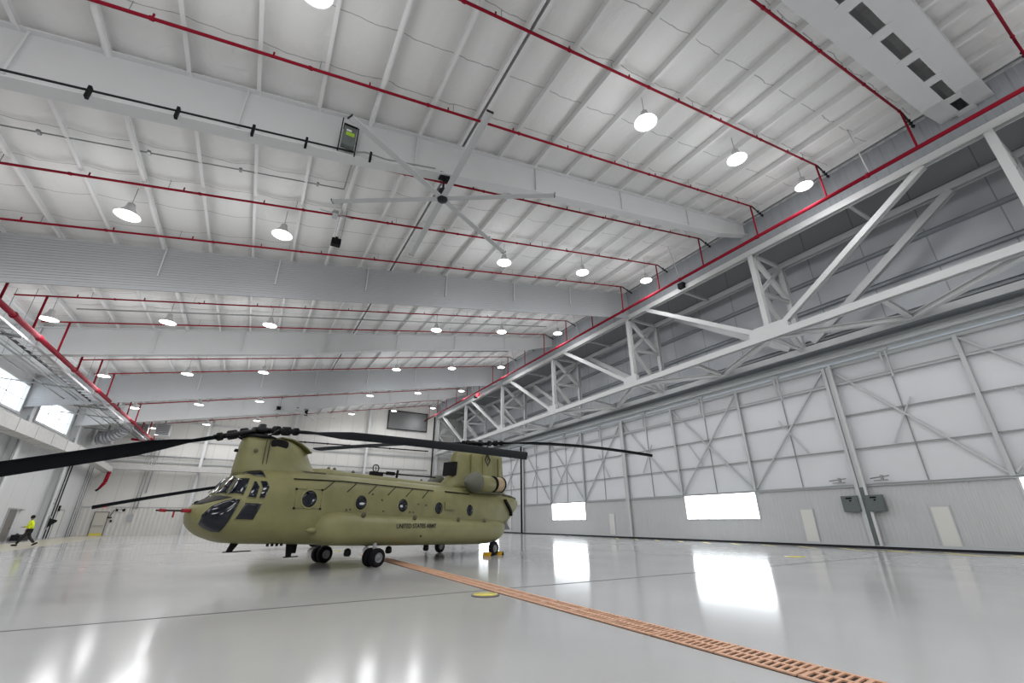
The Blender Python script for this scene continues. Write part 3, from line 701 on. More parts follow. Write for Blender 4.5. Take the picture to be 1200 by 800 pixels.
# ------------------------------------------------------------------ floor details
tag(MB().box((XL,10.38,0.0),(27.5,10.44,.004)).build('floor_joint','joint'), 'thin dark joint line across the grey floor', 'floor joint')
tag(MB().box((5.28,2.0,0.0),(5.86,24.5,.004)).build('drain_trench','trench'), 'dark trench beneath the orange drain grates', 'trench')
def make_grate():
    m = MB(); w0, w1 = -.27, .27; Lg = .98
    for x0,x1 in ((w0,w0+.05),(-.025,.025),(w1-.05,w1)): m.box((x0,.01,.004),(x1,Lg,.02))
    for k in range(11):
        y = .012+k*.0915
        wd = .030 if k not in (0,5,10) else .05
        for xa,xb in ((w0+.05,-.025),(.025,w1-.05)):
            m.add([(xa,y,.004),(xb,y+.02,.004),(xb,y+.02+wd,.004),(xa,y+wd,.004),(xa,y,.02),(xb,y+.02,.02),(xb,y+.02+wd,.02),(xa,y+wd,.02)],
                  [(3,2,1,0),(4,5,6,7),(0,1,5,4),(1,2,6,5),(2,3,7,6),(3,0,4,7)])
    return m.build('drain_grate','copper')
g0 = make_grate(); G = 22
for k in range(G):
    g = g0 if k == 0 else g0.copy()
    if k: C.objects.link(g)
    g.location = (5.57, 2.3+k*1.0, 0)
    tag(g, 'orange slotted drain grate section in the floor, %s counted from the camera end' % ORD[k], 'drain grate', 'drain grates')
t = thing('floor_cover', 'round yellow cover disc on the floor beside the drain line', 'floor cover', (4.9,9.72,0))
MB().lathe([(.02,.0),(.31,.0),(.31,.02),(.27,.03)],(0,0,0),'z',28).build('rim','brown',t); MB().lathe([(.02,.01),(.27,.01),(.27,.034),(.02,.036)],(0,0,0),'z',28).build('disc','yellow',t)
tag(MB().lathe([(.02,.0),(.42,.0),(.42,.008),(.02,.008)],(21.7,12.4,0),'z',20).build('floor_marking','yellow'), 'small yellow painted spot on the floor near the door control cabinets', 'floor marking')
YD = [33.5-2.35*k for k in range(14)]
for k,y in enumerate(YD):
    m = MB().add([(30.3,y,.0),(30.3,y-.3,.0),(29.0,y-1.9,.0),(29.0,y-1.6,.0),(30.3,y,.004),(30.3,y-.3,.004),(29.0,y-1.9,.004),(29.0,y-1.6,.004)],[(3,2,1,0),(4,5,6,7),(0,1,5,4),(1,2,6,5),(2,3,7,6),(3,0,4,7)])
    tag(m.build('floor_marking','yellow'), 'slanted yellow dash painted in front of the doors, %s counted from the far end' % ORD[k], 'floor marking', 'yellow dashes along the doors')
tag(MB().box((29.1,-2,.002),(29.2,13.5,.005)).build('floor_marking','yellow'), 'thin yellow line painted along the near hangar doors', 'floor marking')
tag(MB().add([(-13.4,20,.0),(-10.6,20,.0),(-12.6,70,.0),(-16.6,72,.0),(-13.4,20,.004),(-10.6,20,.004),(-12.6,70,.004),(-16.6,72,.004)],[(3,2,1,0),(4,5,6,7),(0,1,5,4),(1,2,6,5),(2,3,7,6),(3,0,4,7)]).build('walkway_marking','walk'),
    'worn yellow walkway band on the floor along the left wall', 'floor marking')
tag(MB().box((4.6,27.2,.0),(5.0,27.8,.006)).build('floor_marking','yellow'), 'small yellow mark on the floor behind the front wheels', 'floor marking')
tag(MB().box((-17,43.5,0.0),(29,43.58,.004)).build('floor_joint','joint'), 'faint far floor joint beyond the helicopter', 'floor joint')
# ------------------------------------------------------------------ twin-rotor helicopter
HA = 3.5772; HUB = (-.036, 17.249)
ST=[(-1.60,1.66,1.80,.10,2.0,.5),(-1.54,1.50,1.93,.34,2.0,.45),(-1.38,1.28,2.05,.60,2.1,.42),(-1.15,1.12,2.17,.80,2.2,.42),(-.9,1.02,2.40,.95,2.3,.42),(-.6,.93,2.86,1.06,2.5,.42),(-.3,.89,3.04,1.13,2.7,.42),(.1,.86,3.10,1.19,3.0,.43),(.8,.83,3.12,1.23,3.3,.45),(2.0,.78,3.12,1.25,3.5,.46),(5.0,.68,3.10,1.25,3.5,.46),(8.5,.57,3.06,1.25,3.5,.46),(11.0,.53,3.03,1.25,3.5,.46),(11.6,.62,3.02,1.24,3.4,.5),(12.2,.88,3.00,1.21,3.2,.55),(12.95,1.15,2.96,1.14,3.0,.58),(13.6,1.50,2.88,1.04,2.8,.62),(14.2,1.95,2.74,.88,2.5,.6),(14.6,2.25,2.60,.60,2.2,.5),(14.75,2.38,2.50,.25,2.0,.5)]
def herm(T, u):
    u = min(max(u, T[0][0]), T[-1][0])
    for i in range(len(T)-1):
        a, b = T[i], T[i+1]
        if u <= b[0]:
            hh = b[0]-a[0]; t = (u-a[0])/hh; out = []
            for k in range(1, len(a)):
                sl = (b[k]-a[k])/hh
                s0 = (a[k]-T[i-1][k])/(a[0]-T[i-1][0]) if i else sl
                s1 = (T[i+2][k]-b[k])/(T[i+2][0]-b[0]) if i+2 < len(T) else sl
                m0 = 0 if s0*sl <= 0 else 2*s0*sl/(s0+sl); m1 = 0 if s1*sl <= 0 else 2*s1*sl/(s1+sl)
                out.append((2*t**3-3*t*t+1)*a[k]+(t**3-2*t*t+t)*hh*m0+(-2*t**3+3*t*t)*b[k]+(t**3-t*t)*hh*m1)
            return out
def P(u, v, z): return (-u, v, z)
def on_skin(u, v, z, off=.014):
    """push a point radially onto the fuselage skin"""
    zb_, zt, w, n, c = herm(ST, u); zc = zb_+(zt-zb_)*c
    hz = (zt-zc) if z > zc else (zc-zb_)
    s = (abs(v/w)**n+abs((z-zc)/hz)**n)**(-1/n)
    L = math.hypot(v, z-zc); s += off/max(L, .2)
    return (u, v*s, zc+(z-zc)*s)
def loft(rings, cap=True):
    m = MB(); n = len(rings[0]); vs = [p for r_ in rings for p in r_]
    m.add(vs, [(k*n+i,k*n+(i+1)%n,(k+1)*n+(i+1)%n,(k+1)*n+i) for k in range(len(rings)-1) for i in range(n)], True)
    if cap: m.add(vs, [tuple(range(n-1,-1,-1)), tuple((len(rings)-1)*n+i for i in range(n))], True)
    return m
def sring(u, v0, zc, w, ht, hb, n, N=40):
    out = []
    for i in range(N):
        a = 2*PI*(i+.5)/N; c, s_ = math.cos(a), math.sin(a)
        out.append(P(u, v0+w*math.copysign(abs(c)**(2/n), c), zc+(ht if s_ > 0 else hb)*math.copysign(abs(s_)**(2/n), s_)))
    return out
def frange(a, b, n): return [a+(b-a)*i/n for i in range(n+1)]

H = thing('transport_helicopter', 'large olive green twin-rotor army helicopter parked on the grey hangar floor', 'helicopter', (HUB[0],HUB[1],0), HA)
us = frange(-1.60,-1.38,6)+frange(-1.34,.1,22)+frange(.3,11,26)+frange(11.15,14.75,26)
rings = []
for u_ in us:
    zb_, zt, w, n, c = herm(ST, u_); zc = zb_+(zt-zb_)*c
    rings.append(sring(u_, 0, zc, w, zt-zc, zc-zb_, n, 56))
loft(rings).build('fuselage', 'green', H)
# roof spine
rings = [sring(u_, 0, 3.0, w_, t_, .1, 2.6, 20) for u_,w_,t_ in ((1.5,.2,.12),(1.9,.36,.30),(2.6,.42,.36),(3.6,.42,.30),(7,.42,.24),(9.2,.44,.22),(9.6,.44,.2))]
loft(rings).build('roof_spine', 'green3', H)
# sponsons
SP=[(1.75,1.10,1.02,1.38),(1.9,1.42,.88,1.66),(2.12,1.64,.80,1.79),(2.45,1.80,.74,1.84),(3.0,1.88,.71,1.81),(4,1.89,.67,1.75),(8,1.89,.55,1.64),(10.9,1.89,.48,1.58),(11.4,1.84,.55,1.57),(11.9,1.66,.76,1.54),(12.3,1.38,1.02,1.48),(12.45,1.2,1.2,1.42)]
for sd in (1,-1):
    rings = []
    for u_ in frange(1.75,3.0,12)+frange(3.3,10.9,10)+frange(11.05,12.45,9):
        w_, z0, z1 = herm(SP, u_); zc = (z0+z1)/2
        rings.append(sring(u_, sd*.75, zc, w_-.75, (z1-z0)/2, (z1-z0)/2, 2.9, 40))
    sp = loft(rings).build('sponson', 'green2', H)
    for u_ in (4.35,7.05,7.55,10.2):
        w_, z0, z1 = herm(SP, u_); zc = (z0+z1)/2
        r0 = [(p[0]+q_, sd*.75+(p[1]-sd*.75)*1.004, zc+(p[2]-zc)*1.006) for q_ in (0,) for p in sring(u_, sd*.75, zc, w_-.75, (z1-z0)/2, (z1-z0)/2, 2.9, 40)]
        r1 = [(p[0]-.018, p[1], p[2]) for p in r0]
        loft([r0,r1],False).build('panel_seam', 'green3', sp)
    for u_,z_ in ((3.3,1.70),(5.75,1.62),(8.35,1.55),(10.2,1.52)):
        w_, z0, z1 = herm(SP, u_)
        MB().lathe([(.01,0),(.10,0),(.10,.02),(.01,.025)],P(u_,sd*(w_-.16),z_+.02),'y' if sd>0 else 'y',12).build('filler_cap','seam',sp)
    for u_,z_,r_ in ((6.0,.96,.035),(1.72,1.18,.001)): MB().lathe([(.001,0),(r_,0),(r_,.02),(.001,.02)],P(u_,sd*1.885,z_),'y',10).build('drain_port','black',sp)
    loft([sring(u_, sd*1.2, 1.24, w_, w_*.9, w_*.9, 2, 12) for u_,w_ in ((1.50,.01),(1.57,.07),(1.70,.11),(1.85,.09),(2.05,.02))]).build('blister','green2',H)
# lettering
for sd in (1,-1):
    cu = bpy.data.curves.new('lettering','FONT'); cu.body = 'UNITED STATES ARMY'; cu.size = .235; cu.align_x = 'CENTER'; cu.align_y = 'CENTER'; cu.extrude = .004; cu.offset = .004; cu.space_character = 1.0
    tmp = bpy.data.objects.new('tmp',cu); me = bpy.data.meshes.new_from_object(tmp); bpy.data.objects.remove(tmp)
    xs_ = [v.co.x for v in me.vertices]; W_ = max(xs_)-min(xs_)
    for v in me.vertices: v.co.x *= 2.12/W_
    o = bpy.data.objects.new('lettering',me); C.objects.link(o); o.parent = H; me.materials.append(M['text'])
    o.rotation_euler = (PI/2-.03*1, 0, PI if sd > 0 else 0)
    o.location = P(5.78, sd*1.888, 1.325)
# windows and glazing
def glazing(name, pts, m, parent, off=.014, sub=3):
    """a panel lying on the skin: outline points (u,v,z), triangulated from its middle and pressed onto the fuselage"""
    bm = bmesh.new(); vs = [bm.verts.new(p) for p in pts]
    cx = bm.verts.new([sum(p[k] for p in pts)/len(pts) for k in range(3)])
    for i in range(len(vs)): bm.faces.new((vs[i], vs[(i+1)%len(vs)], cx))
    bmesh.ops.subdivide_edges(bm, edges=bm.edges, cuts=sub, use_grid_fill=True)
    for v in bm.verts:
        v.co = Vector(P(*on_skin(*v.co, off)))
    bmesh.ops.recalc_face_normals(bm, faces=bm.faces)
    me = bpy.data.meshes.new(name); bm.to_mesh(me); bm.free(); me.materials.append(M[m])
    for p in me.polygons: p.use_smooth = True
    o = bpy.data.objects.new(name, me); C.objects.link(o); o.parent = parent
    so = o.modifiers.new('thickness','SOLIDIFY'); so.thickness = .012; so.offset = 0
    return o
G_ = {'chin_window':[(-1.42,.46,1.47),(-1.41,.52,1.69),(-1.22,.60,1.92),(-.98,.73,2.06),(-.79,.89,2.13),(-.66,1.01,2.11),(-.68,1.01,2.0),(-.83,.97,1.55),(-.94,.80,1.22),(-1.11,.66,1.25),(-1.32,.50,1.38)],
 'lower_side_window':[(-.52,1.07,2.02),(-.08,1.15,2.01),(-.23,1.13,1.57),(-.69,1.02,1.58)],
 'side_window':[(-.34,.95,2.66),(-.29,.96,2.66),(-.2,1.05,2.51),(-.27,1.11,2.18),(-.48,1.05,2.19)],
 'rear_side_window':[(-.17,.98,2.66),(.0,1.03,2.66),(.07,1.12,2.5),(-.03,1.15,2.18),(-.18,1.13,2.18),(-.11,1.08,2.45)],
 'quarter_window':[(-.66,.50,2.68),(-.43,.80,2.71),(-.60,.99,2.25),(-.88,.66,2.27)],
 'windshield':[(-.62,.06,2.82),(-.66,.44,2.70),(-.90,.58,2.28),(-1.02,.06,2.29)],
 'overhead_window':[(-.50,.40,2.90),(-.22,.26,3.05),(-.03,.36,3.06),(-.02,.93,2.80),(-.33,.76,2.84)],
 'nose_antiglare_panel':[(-1.50,.06,1.95),(-1.25,.06,2.12),(-1.08,.06,2.25),(-.95,.58,2.22),(-.82,.84,2.18),(-1.15,.50,2.09),(-1.4,.30,1.97)]}
for nm, pts in G_.items():
    for sd in (1,-1):
        if nm != 'nose_antiglare_panel' :
            cpt = [sum(p[k] for p in pts)/len(pts) for k in range(3)]
            big = [[cpt[k]+(p[k]-cpt[k])*1.10 for k in range(3)] for p in pts]
            fr_ = glazing('window_frame', [(p[0],p[1]*sd,p[2]) for p in big], 'green2', H, .008)
            glazing(nm, [(p[0],p[1]*sd,p[2]) for p in pts], 'glass', fr_, .022)
        else: glazing(nm, [(p[0],p[1]*sd,p[2]) for p in pts], 'antiglare', H, .010)
for sd in (1,-1):       # windscreen wipers
    MB().tube(P(-1.05,sd*.3,2.33),P(-.72,sd*.34,2.74),.012,5).build('wiper','black',H)
for sd in (1,-1):
    for i,(u_,z_) in enumerate(((1.42,2.20),(3.48,2.14),(5.50,2.09),(7.57,2.03),(9.67,1.98))):
        R_ = .265 if i == 0 else .245
        f_ = MB().lathe([(R_+.055,-.05),(R_+.055,.012),(R_,.02),(R_,-.05)],P(u_,sd*1.245,z_),'y',28) if sd > 0 else MB().lathe([(R_+.055,.05),(R_+.055,-.012),(R_,-.02),(R_,.05)],P(u_,sd*1.245,z_),'y',28)
        fo = f_.build('cabin_window_frame','green2',H)
        MB().lathe([(.01,0),(R_*.6,.0),(R_,-.012*sd),(R_,-.03*sd),(.01,-.03*sd)][::1],P(u_,sd*1.268,z_),'y',28).build('cabin_window','glass',fo)
    # door panel outline round the first window
    m = MB()
    for a,b in (((.94,2.5),(1.86,2.5)),((.94,1.9),(1.86,1.9)),((.94,1.9),(.94,2.5)),((1.86,1.9),(1.86,2.5))):
        m.bar(P(*on_skin(a[0],sd*1.2,a[1],.006)),P(*on_skin(b[0],sd*1.2,b[1],.006)),.014,.014)
    m.build('escape_panel_seam','seam',H)
    for a in ((.94,2.5),(1.86,2.5),(.94,1.9),(1.86,1.9)):
        p_ = on_skin(a[0],sd*1.2,a[1],.0); MB().box([c_-.03 for c_ in P(*p_)],[c_+.03 for c_ in P(*p_)]).build('latch','black',H)
    for u_,z_ in ((2.9,1.88),(4.0,2.45),(4.45,2.25),(4.55,1.86),(5.9,1.85),(6.35,2.15),(6.8,2.12),(3.05,1.9),(6.1,1.84)):
        p_ = on_skin(u_,sd*1.2,z_,.0); MB().box([c_-.028 for c_ in P(*p_)],[c_+.028 for c_ in P(*p_)]).build('fitting','seam',H)
    # long aerial with stand-offs
    L_ = [(.85,2.80),(2.68,2.84),(4.6,2.79),(7.3,2.70)]
    Q_ = [P(*on_skin(u_,sd*1.08,z_,.035)) for u_,z_ in L_]
    an = MB().path(Q_,.020).build('antenna_rail','black',H)
    for k in range(6):
        u_ = 2.35+k*.93
        MB().tube(P(*on_skin(u_,sd*1.1,2.81-.02*k,.03)),P(*on_skin(u_-.42,sd*1.2,2.50-.02*k,.012)),.015,5).build('standoff','black',an)
    MB().path([P(*on_skin(8.05,sd*1.08,2.72,.03)),P(*on_skin(9.75,sd*1.08,2.66,.03))],.028).build('antenna_rail','black',H)
    m = MB()
    a_ = on_skin(8.0,sd*1.2,2.28,-.02); 
    m.add([P(7.95,sd*1.24,2.28),P(8.75,sd*1.24,2.28),P(8.5,sd*1.24,1.98),P(7.95,sd*1.24,1.98),P(7.95,sd*1.29,2.28),P(8.75,sd*1.38,2.28),P(8.5,sd*1.38,1.98),P(7.95,sd*1.29,1.98)],[(3,2,1,0),(4,5,6,7),(0,1,5,4),(1,2,6,5),(2,3,7,6),(3,0,4,7)])
    m.build('vent_scoop','green3',H)
# fuselage ring seams
for u_ in (.75,2.2,4.2,6.3,8.9,10.6,12.0):
    zb_, zt, w, n, c = herm(ST, u_); zc = zb_+(zt-zb_)*c
    r0 = sring(u_,0,zc,w+.003,zt-zc+.003,zc-zb_+.003,n,56); r1 = [(p[0]-.012,p[1],p[2]) for p in r0]
    loft([r0,r1],False).build('panel_seam','green3',H)
# forward pylon
def plan(z, u0, u1, hw, n=2.8, N=40, k=1.0):
    cu_, au = (u0+u1)/2, (u1-u0)/2; out = []
    for i in range(N):
        a = 2*PI*(i+.5)/N; c_, s_ = math.cos(a), math.sin(a)
        du = au*math.copysign(abs(c_)**(2/n), c_); taper = 1-(.45*max(0,du/au)**2)*k
        out.append(P(cu_+du, hw*taper*math.copysign(abs(s_)**(2/n), s_), z))
    return out
fp = loft([plan(*a) for a in ((2.85,-.58,2.7,.70),(3.08,-.60,2.45,.66),(3.25,-.59,2.1,.60,2.8,40,1.05),(3.5,-.58,1.92,.56,2.8,40,1.2),(3.8,-.56,1.78,.53,2.8,40,1.45),(3.95,-.54,1.62,.50,2.8,40,1.45),(4.08,-.50,1.36,.45,2.8,40,1.2),(4.17,-.38,1.15,.36),(4.20,-.2,.9,.2))]).build('forward_pylon','green3',H)
for sd in (1,-1):
    MB().prism([(-.46+.30*math.copysign(abs(math.cos(q_))**.7,math.cos(q_)), 3.95+.155*math.copysign(abs(math.sin(q_))**.7,math.sin(q_))) for q_ in [2*PI*k/24 for k in range(24)]],sd*.40,sd*.515).build('cooler_opening','black',fp)
    for u_ in (-.02,.10): MB().box(P(u_,sd*.53,3.25),P(u_+.02,sd*.58,4.05)).build('panel_seam','seam',fp)
    MB().lathe([(.01,-.02),(.06,-.02),(.06,.03),(.01,.03)],P(-.28,sd*.50,3.65),'y',12).build('filler_cap','seam',fp)
m = MB(); lp_ = [(.55,4.20),(.95,4.19),(1.28,4.09),(1.55,3.95),(1.74,3.80)]
for (a,b),(c_,d_) in zip(lp_,lp_[1:]): m.bar(P(a,0,b),P(c_,0,d_),.80,.035)
m.build('rear_fairing_lip','green3',fp)
MB().lathe([(.05,.0),(.55,.0),(.5,.06),(.38,.1),(.05,.1)],(0,0,4.12),'z',24).build('pylon_cap','black',fp)
MB().lathe([(.01,0),(.07,.02),(.05,.1),(.01,.11)],P(-.66,0,3.6),'z',10).build('formation_lamp','black',fp)
# aft pylon: side outline lofted to an airfoil plan at each height
ap = loft([plan(*a,2.4,40,1.6) for a in ((2.85,8.75,14.12,.66),(3.2,8.95,14.1,.60),(3.55,9.35,14.05,.54),(3.9,9.45,14.0,.50),(4.3,9.55,13.95,.47),(4.6,9.62,13.92,.45),(4.8,9.78,13.9,.42),(4.92,10.0,13.88,.36),(4.99,10.4,13.84,.22))]).build('aft_pylon','green',H)
MB().lathe([(.01,-.03),(.28,-.03),(.30,.2),(.26,.42),(.2,.5),(.01,.5)],P(9.3,0,3.95),'x',20).build('intake_mouth','black',ap) if False else MB().prism([(-9.36,3.62),(-9.58,3.62),(-9.64,4.28),(-9.42,4.28)],-.38,.38).build('air_intake','black',ap)
for sd in (1,-1):
    for u_ in (10.55,11.5,12.9): MB().box(P(u_,sd*.40,3.3),P(u_+.014,sd*.53*(1-.00*u_),4.75)).build('panel_seam','green3',ap)
# diamond badge
    y_ = .455*sd
    def ring4(r0,r1,hh): return [P(11.99+a*r0,0,0) for a in ()]
    m = MB(); o_ = [(0,.36),(.26,0),(0,-.36),(-.26,0)]; i_ = [(a*.66,b*.66) for a,b in o_]
    y0_, y1_ = sd*.40, sd*.475
    vs = [P(11.98+a,y1_,4.60+b) for a,b in o_]+[P(11.98+a,y1_,4.60+b) for a,b in i_]+[P(11.98+a,y0_,4.60+b) for a,b in o_]+[P(11.98+a,y0_,4.60+b) for a,b in i_]
    m.add(vs,[(k,(k+1)%4,4+(k+1)%4,4+k) for k in range(4)]+[(8+k,8+(k+1)%4,(k+1)%4,k) for k in range(4)]+[(12+k,12+(k+1)%4,4+(k+1)%4,4+k) for k in range(4)])
    dm = m.build('diamond_badge','text',ap)
    m = MB(); m.prism([(-11.98,4.68),(-12.03,4.60),(-11.98,4.52),(-11.93,4.60)],y0_,sd*.47).build('badge_centre','text',dm)
    # engines
    yc, zc_ = sd*1.28, 3.24
    en = MB().lathe([(.05,0),(.34,.02),(.40,.25),(.41,.8),(.38,1.25),(.05,1.27)],P(11.33,yc,zc_),'x',28).build('engine_nacelle','green',H)
    MB().lathe([(.05,0),(.36,.02),(.47,-.0),(.50,.12),(.45,.32),(.34,.54),(.21,.74),(.08,.89),(.01,.92)],P(10.1,yc,zc_+.03),'x',28).build('inlet_screen','dkgreen',en)
    MB().lathe([(.34,0),(.37,.05),(.37,.62),(.33,.68),(.30,.66),(.30,.1),(.05,.1)],P(12.08,yc,zc_+.03),'x',28).build('exhaust_duct','tan',en)
    for u_ in (11.42,12.08): MB().lathe([(.37,0),(.405,.01),(.405,.07),(.37,.08)],P(u_,yc,zc_+.03),'x',28).build('exhaust_ring','black',en)
    MB().lathe([(.01,0),(.30,.0),(.30,.02),(.01,.02)],P(11.98,yc,zc_+.03),'x',20).build('exhaust_core','black',en)
    m = MB(); m.box(P(9.9,sd*.75,2.78),P(12.0,sd*1.3,2.98)); m.prism([(-10.2,2.95),(-11.2,2.95),(-11.0,3.15),(-10.4,3.15)],sd*.4,sd*1.1); m.build('engine_mount','seam',en)
    MB().bar(P(11.4,sd*.4,3.35),P(11.4,sd*1.0,3.3),.9,.35,(0,0,1)).build('drive_fairing','green3',en)
    # ramp actuator and tail hinge
    m = MB()
    q_ = [on_skin(u_,sd*1.2,z_,.02) for u_,z_ in ((12.55,2.55),(12.85,2.25),(13.15,1.95),(13.25,1.72))]
    for a,b in zip(q_,q_[1:]): m.bar(P(*a),P(*b),.26,.12)
    m.build('ramp_actuator','black',H)
    q_ = [on_skin(u_,sd*1.0,z_,.02) for u_,z_ in ((11.9,2.85),(12.6,2.82),(13.3,2.78),(14.1,2.72))]
    MB().path([P(*a) for a in q_],.065).build('tail_drain_line','seam',H)
MB().prism([(-13.02,1.50),(-13.35,1.12),(-13.27,1.08),(-12.95,1.42)],-.95,1.05).build('ramp_lip','grey',H)
# rotor heads and blades
def rotor(u_, zh, blades, ccw):
    hd = MB(); hd.lathe([(.10,-.42),(.14,-.4),(.14,-.1),(.30,-.08),(.32,0),(.30,.06),(.14,.08),(.12,.2),(.04,.22)],P(u_,0,zh),'z',20)
    root = hd.build('rotor_head','darkmetal',H)
    MB().lathe([(.12,-.34),(.42,-.33),(.44,-.27),(.42,-.22),(.12,-.2)],P(u_,0,zh),'z',24).build('swashplate','black',root)
    for wang, D, pitch, pw in blades:
        a = math.radians(wang)-HA; c_, s_ = math.cos(a), math.sin(a)
        def zz(r_): return zh-D*(r_/9.14)**pw
        O = P(u_,0,0)
        pt = lambda r_, t=0, dz=0: (O[0]+c_*r_-s_*t, O[1]+s_*r_+c_*t, zz(r_)+dz)
        m = MB().tube(pt(.2),pt(1.35),.085,10); m.tube(pt(.45),pt(.62),.16,12); m.tube(pt(.78),pt(1.0),.15,12); m.tube(pt(1.18),pt(1.3),.13,12)
        m.build('blade_grip','black',root)
        MB().tube(pt(.3,.2,.02),pt(1.1,.16,.02),.055,8).tube(pt(1.0,.1,0),pt(1.15,.2,.02),.04,6).build('damper','darkmetal',root)
        MB().tube(pt(.34,-.18,-.3),pt(.75,-.2,.0),.028,6).build('pitch_link','darkmetal',root)
        LE = 1 if ccw else -1; th = math.radians(pitch)
        rs = [1.2,1.6,2.0,2.5,3.1,4,5,6,7,8,8.7,9.1,9.14]; rr = []
        for r_ in rs:
            k = min(1,max(0,(r_-1.9)/1.15)); ch = .20+(.81-.20)*k*k*(3-2*k); tk = .10 if r_ < 2 else .05
            if r_ > 9.12: ch *= .93
            th2 = th*(1-.15*(r_/9.14)); ring = []
            for q in range(16):
                b_ = 2*PI*q/16; ct = math.cos(b_); x_ = .25*ch+ch*.5*(ct) -.25*ch*1.0; y2 = tk*ch/.81*math.sin(b_)*(.55+.45*ct) if ch > .4 else tk*.5*math.sin(b_)
                tt = x_*math.cos(th2); dz = x_*math.sin(th2)
                ring.append(pt(r_, LE*(tt-y2*math.sin(th2)), dz+y2*math.cos(th2)))
            rr.append(ring)
        loft(rr).build('rotor_blade','blade',root)
rotor(0, 4.41, [(205,2.9,28,1.0),(325,1.0,28,1.3),(85,.6,20,1.3)], True)
rotor(11.86, 5.50, [(198,1.3,16,1.3),(315,1.0,2,2.0),(76,.9,10,1.3)], False)
MB().lathe([(.35,-.6),(.42,-.5),(.40,-.42),(.2,-.4)],P(11.86,0,5.5),'z',20).build('mast_collar','black',H)
# landing gear
def wheel(parent, u_, v_, R_, w_, nm='wheel'):
    b = MB().lathe([(.02,-w_*.2),(R_*.5,-w_*.2),(R_*.54,-w_/2),(R_*.86,-w_/2),(R_*.97,-w_*.36),(R_,-w_*.15),(R_,w_*.15),(R_*.97,w_*.36),(R_*.86,w_/2),(R_*.54,w_/2),(R_*.5,w_*.2),(.02,w_*.2)],P(u_,v_,R_),'y',28).build(nm,'tyre',parent)
    for s_ in (-1,1):
        MB().lathe([(.01,s_*w_*.42),(R_*.2,s_*w_*.5),(R_*.26,s_*w_*.34),(R_*.46,s_*w_*.36),(R_*.52,s_*w_*.5),(R_*.5,0)],P(u_,v_,R_),'y',20).build('wheel_hub','hub',b)
    return b
for sd,t_ in ((1,1.59),(-1,1.59)):
    g = MB().tube(P(4.046,sd*t_,.33),P(4.046,sd*t_,.95),.07,10).build('front_gear_strut','grey',H)
    MB().tube(P(4.046,sd*t_-.24,.31),P(4.046,sd*t_+.24,.31),.05,8).build('axle','darkmetal',g)
    for dv in (-.18,.18): wheel(H,4.046,sd*t_+dv,.31,.24)
    g = MB().tube(P(10.906,sd*1.71,.3),P(10.75,sd*1.6,.85),.06,10).tube(P(10.906,sd*1.71,.3),P(11.35,sd*1.6,.9),.04,8).build('rear_gear_strut','grey',H)
    wheel(H,10.906,sd*1.76,.305,.22)
# belly antennas and lights
for u_,v_,z0,z1,ln in ((-.15,.2,.92,.66,.5),(1.55,.3,.84,.42,.35),(2.05,-.3,.80,.48,.3)):
    sl_ = .16 if u_ < 0 else 0
    MB().prism([(-u_-.12,z0),(-u_+.12,z0),(-u_+.06+sl_,z1),(-u_-.10+sl_,z1)],v_-.03,v_+.03).build('belly_antenna','black',H)
    if u_ < 2: MB().box(P(u_-.14-sl_,v_-.03,z1-.02),P(u_+ln,v_+.03,z1+.01)).build('antenna_foot','black',H)
for u_,v_ in ((3.35,1.0),(5.2,1.0),(7.2,1.0)):
    MB().lathe([(.03,.0),(.11,-.05),(.13,-.2),(.09,-.26),(.02,-.27)],P(u_,v_,.62),'z',12).build('cargo_hook','darkmetal',H)
for u_ in (.6,.75,.9,1.05): MB().box(P(u_,.6,.78),P(u_+.06,.66,.86)).build('belly_fitting','black',H)
# pitot booms with red covers
for sd in (1,-1):
    pt_ = MB().tube(P(-1.42,sd*.16,1.80),P(-2.32,sd*.16,1.81),.022,8).build('pitot_boom','darkmetal',H)
    if sd > 0:
        MB().tube(P(-1.55,sd*.16,1.80),P(-1.8,sd*.16,1.805),.05,8).build('pitot_cover','redcover',pt_)
        MB().tube(P(-2.18,sd*.16,1.80),P(-2.34,sd*.16,1.81),.04,8).build('pitot_cover','redcover',pt_)
        MB().box(P(-2.0,sd*.16-.01,1.78),P(-1.96,sd*.16+.01,1.62)).build('streamer','redcover',pt_)
MB().lathe([(.01,0),(.07,.0),(.08,.06),(.01,.1)],P(-1.40,0,1.99),'z',10).build('nose_lamp','black',H)
# roof fittings
m = MB(); N_ = 18
for k in range(N_):
    a, b = 2*PI*k/N_, 2*PI*(k+1)/N_
    m.tube(P(4.95+.15*math.cos(a),0,3.58+.15*math.sin(a)),P(4.95+.15*math.cos(b),0,3.58+.15*math.sin(b)),.022,6)
m.tube(P(4.95,0,3.42),P(4.95,0,3.72),.015,6)
m.build('loop_antenna','black',H)
m = MB(); m.box(P(4.7,-.08,3.24),P(5.3,.08,3.44)); m.tube(P(5.2,0,3.42),P(8.5,0,3.46),.03,6); m.box(P(5.55,-.06,3.36),P(5.95,.06,3.50)); m.tube(P(6.1,0,3.2),P(6.15,0,3.6),.05,8)
m.build('roof_rod','black',H)
for u_,z_ in ((2.75,3.36),(3.0,3.36),(3.85,3.32),(7.6,3.25)): MB().lathe([(.01,-.05),(.07,-.04),(.06,.04),(.01,.08)],P(u_,0,z_),'z',10).build('roof_fitting','seam',H)
MB().box(P(.9,-.6,3.06),P(2.3,.6,3.14)).build('walkway_step','seam',H)

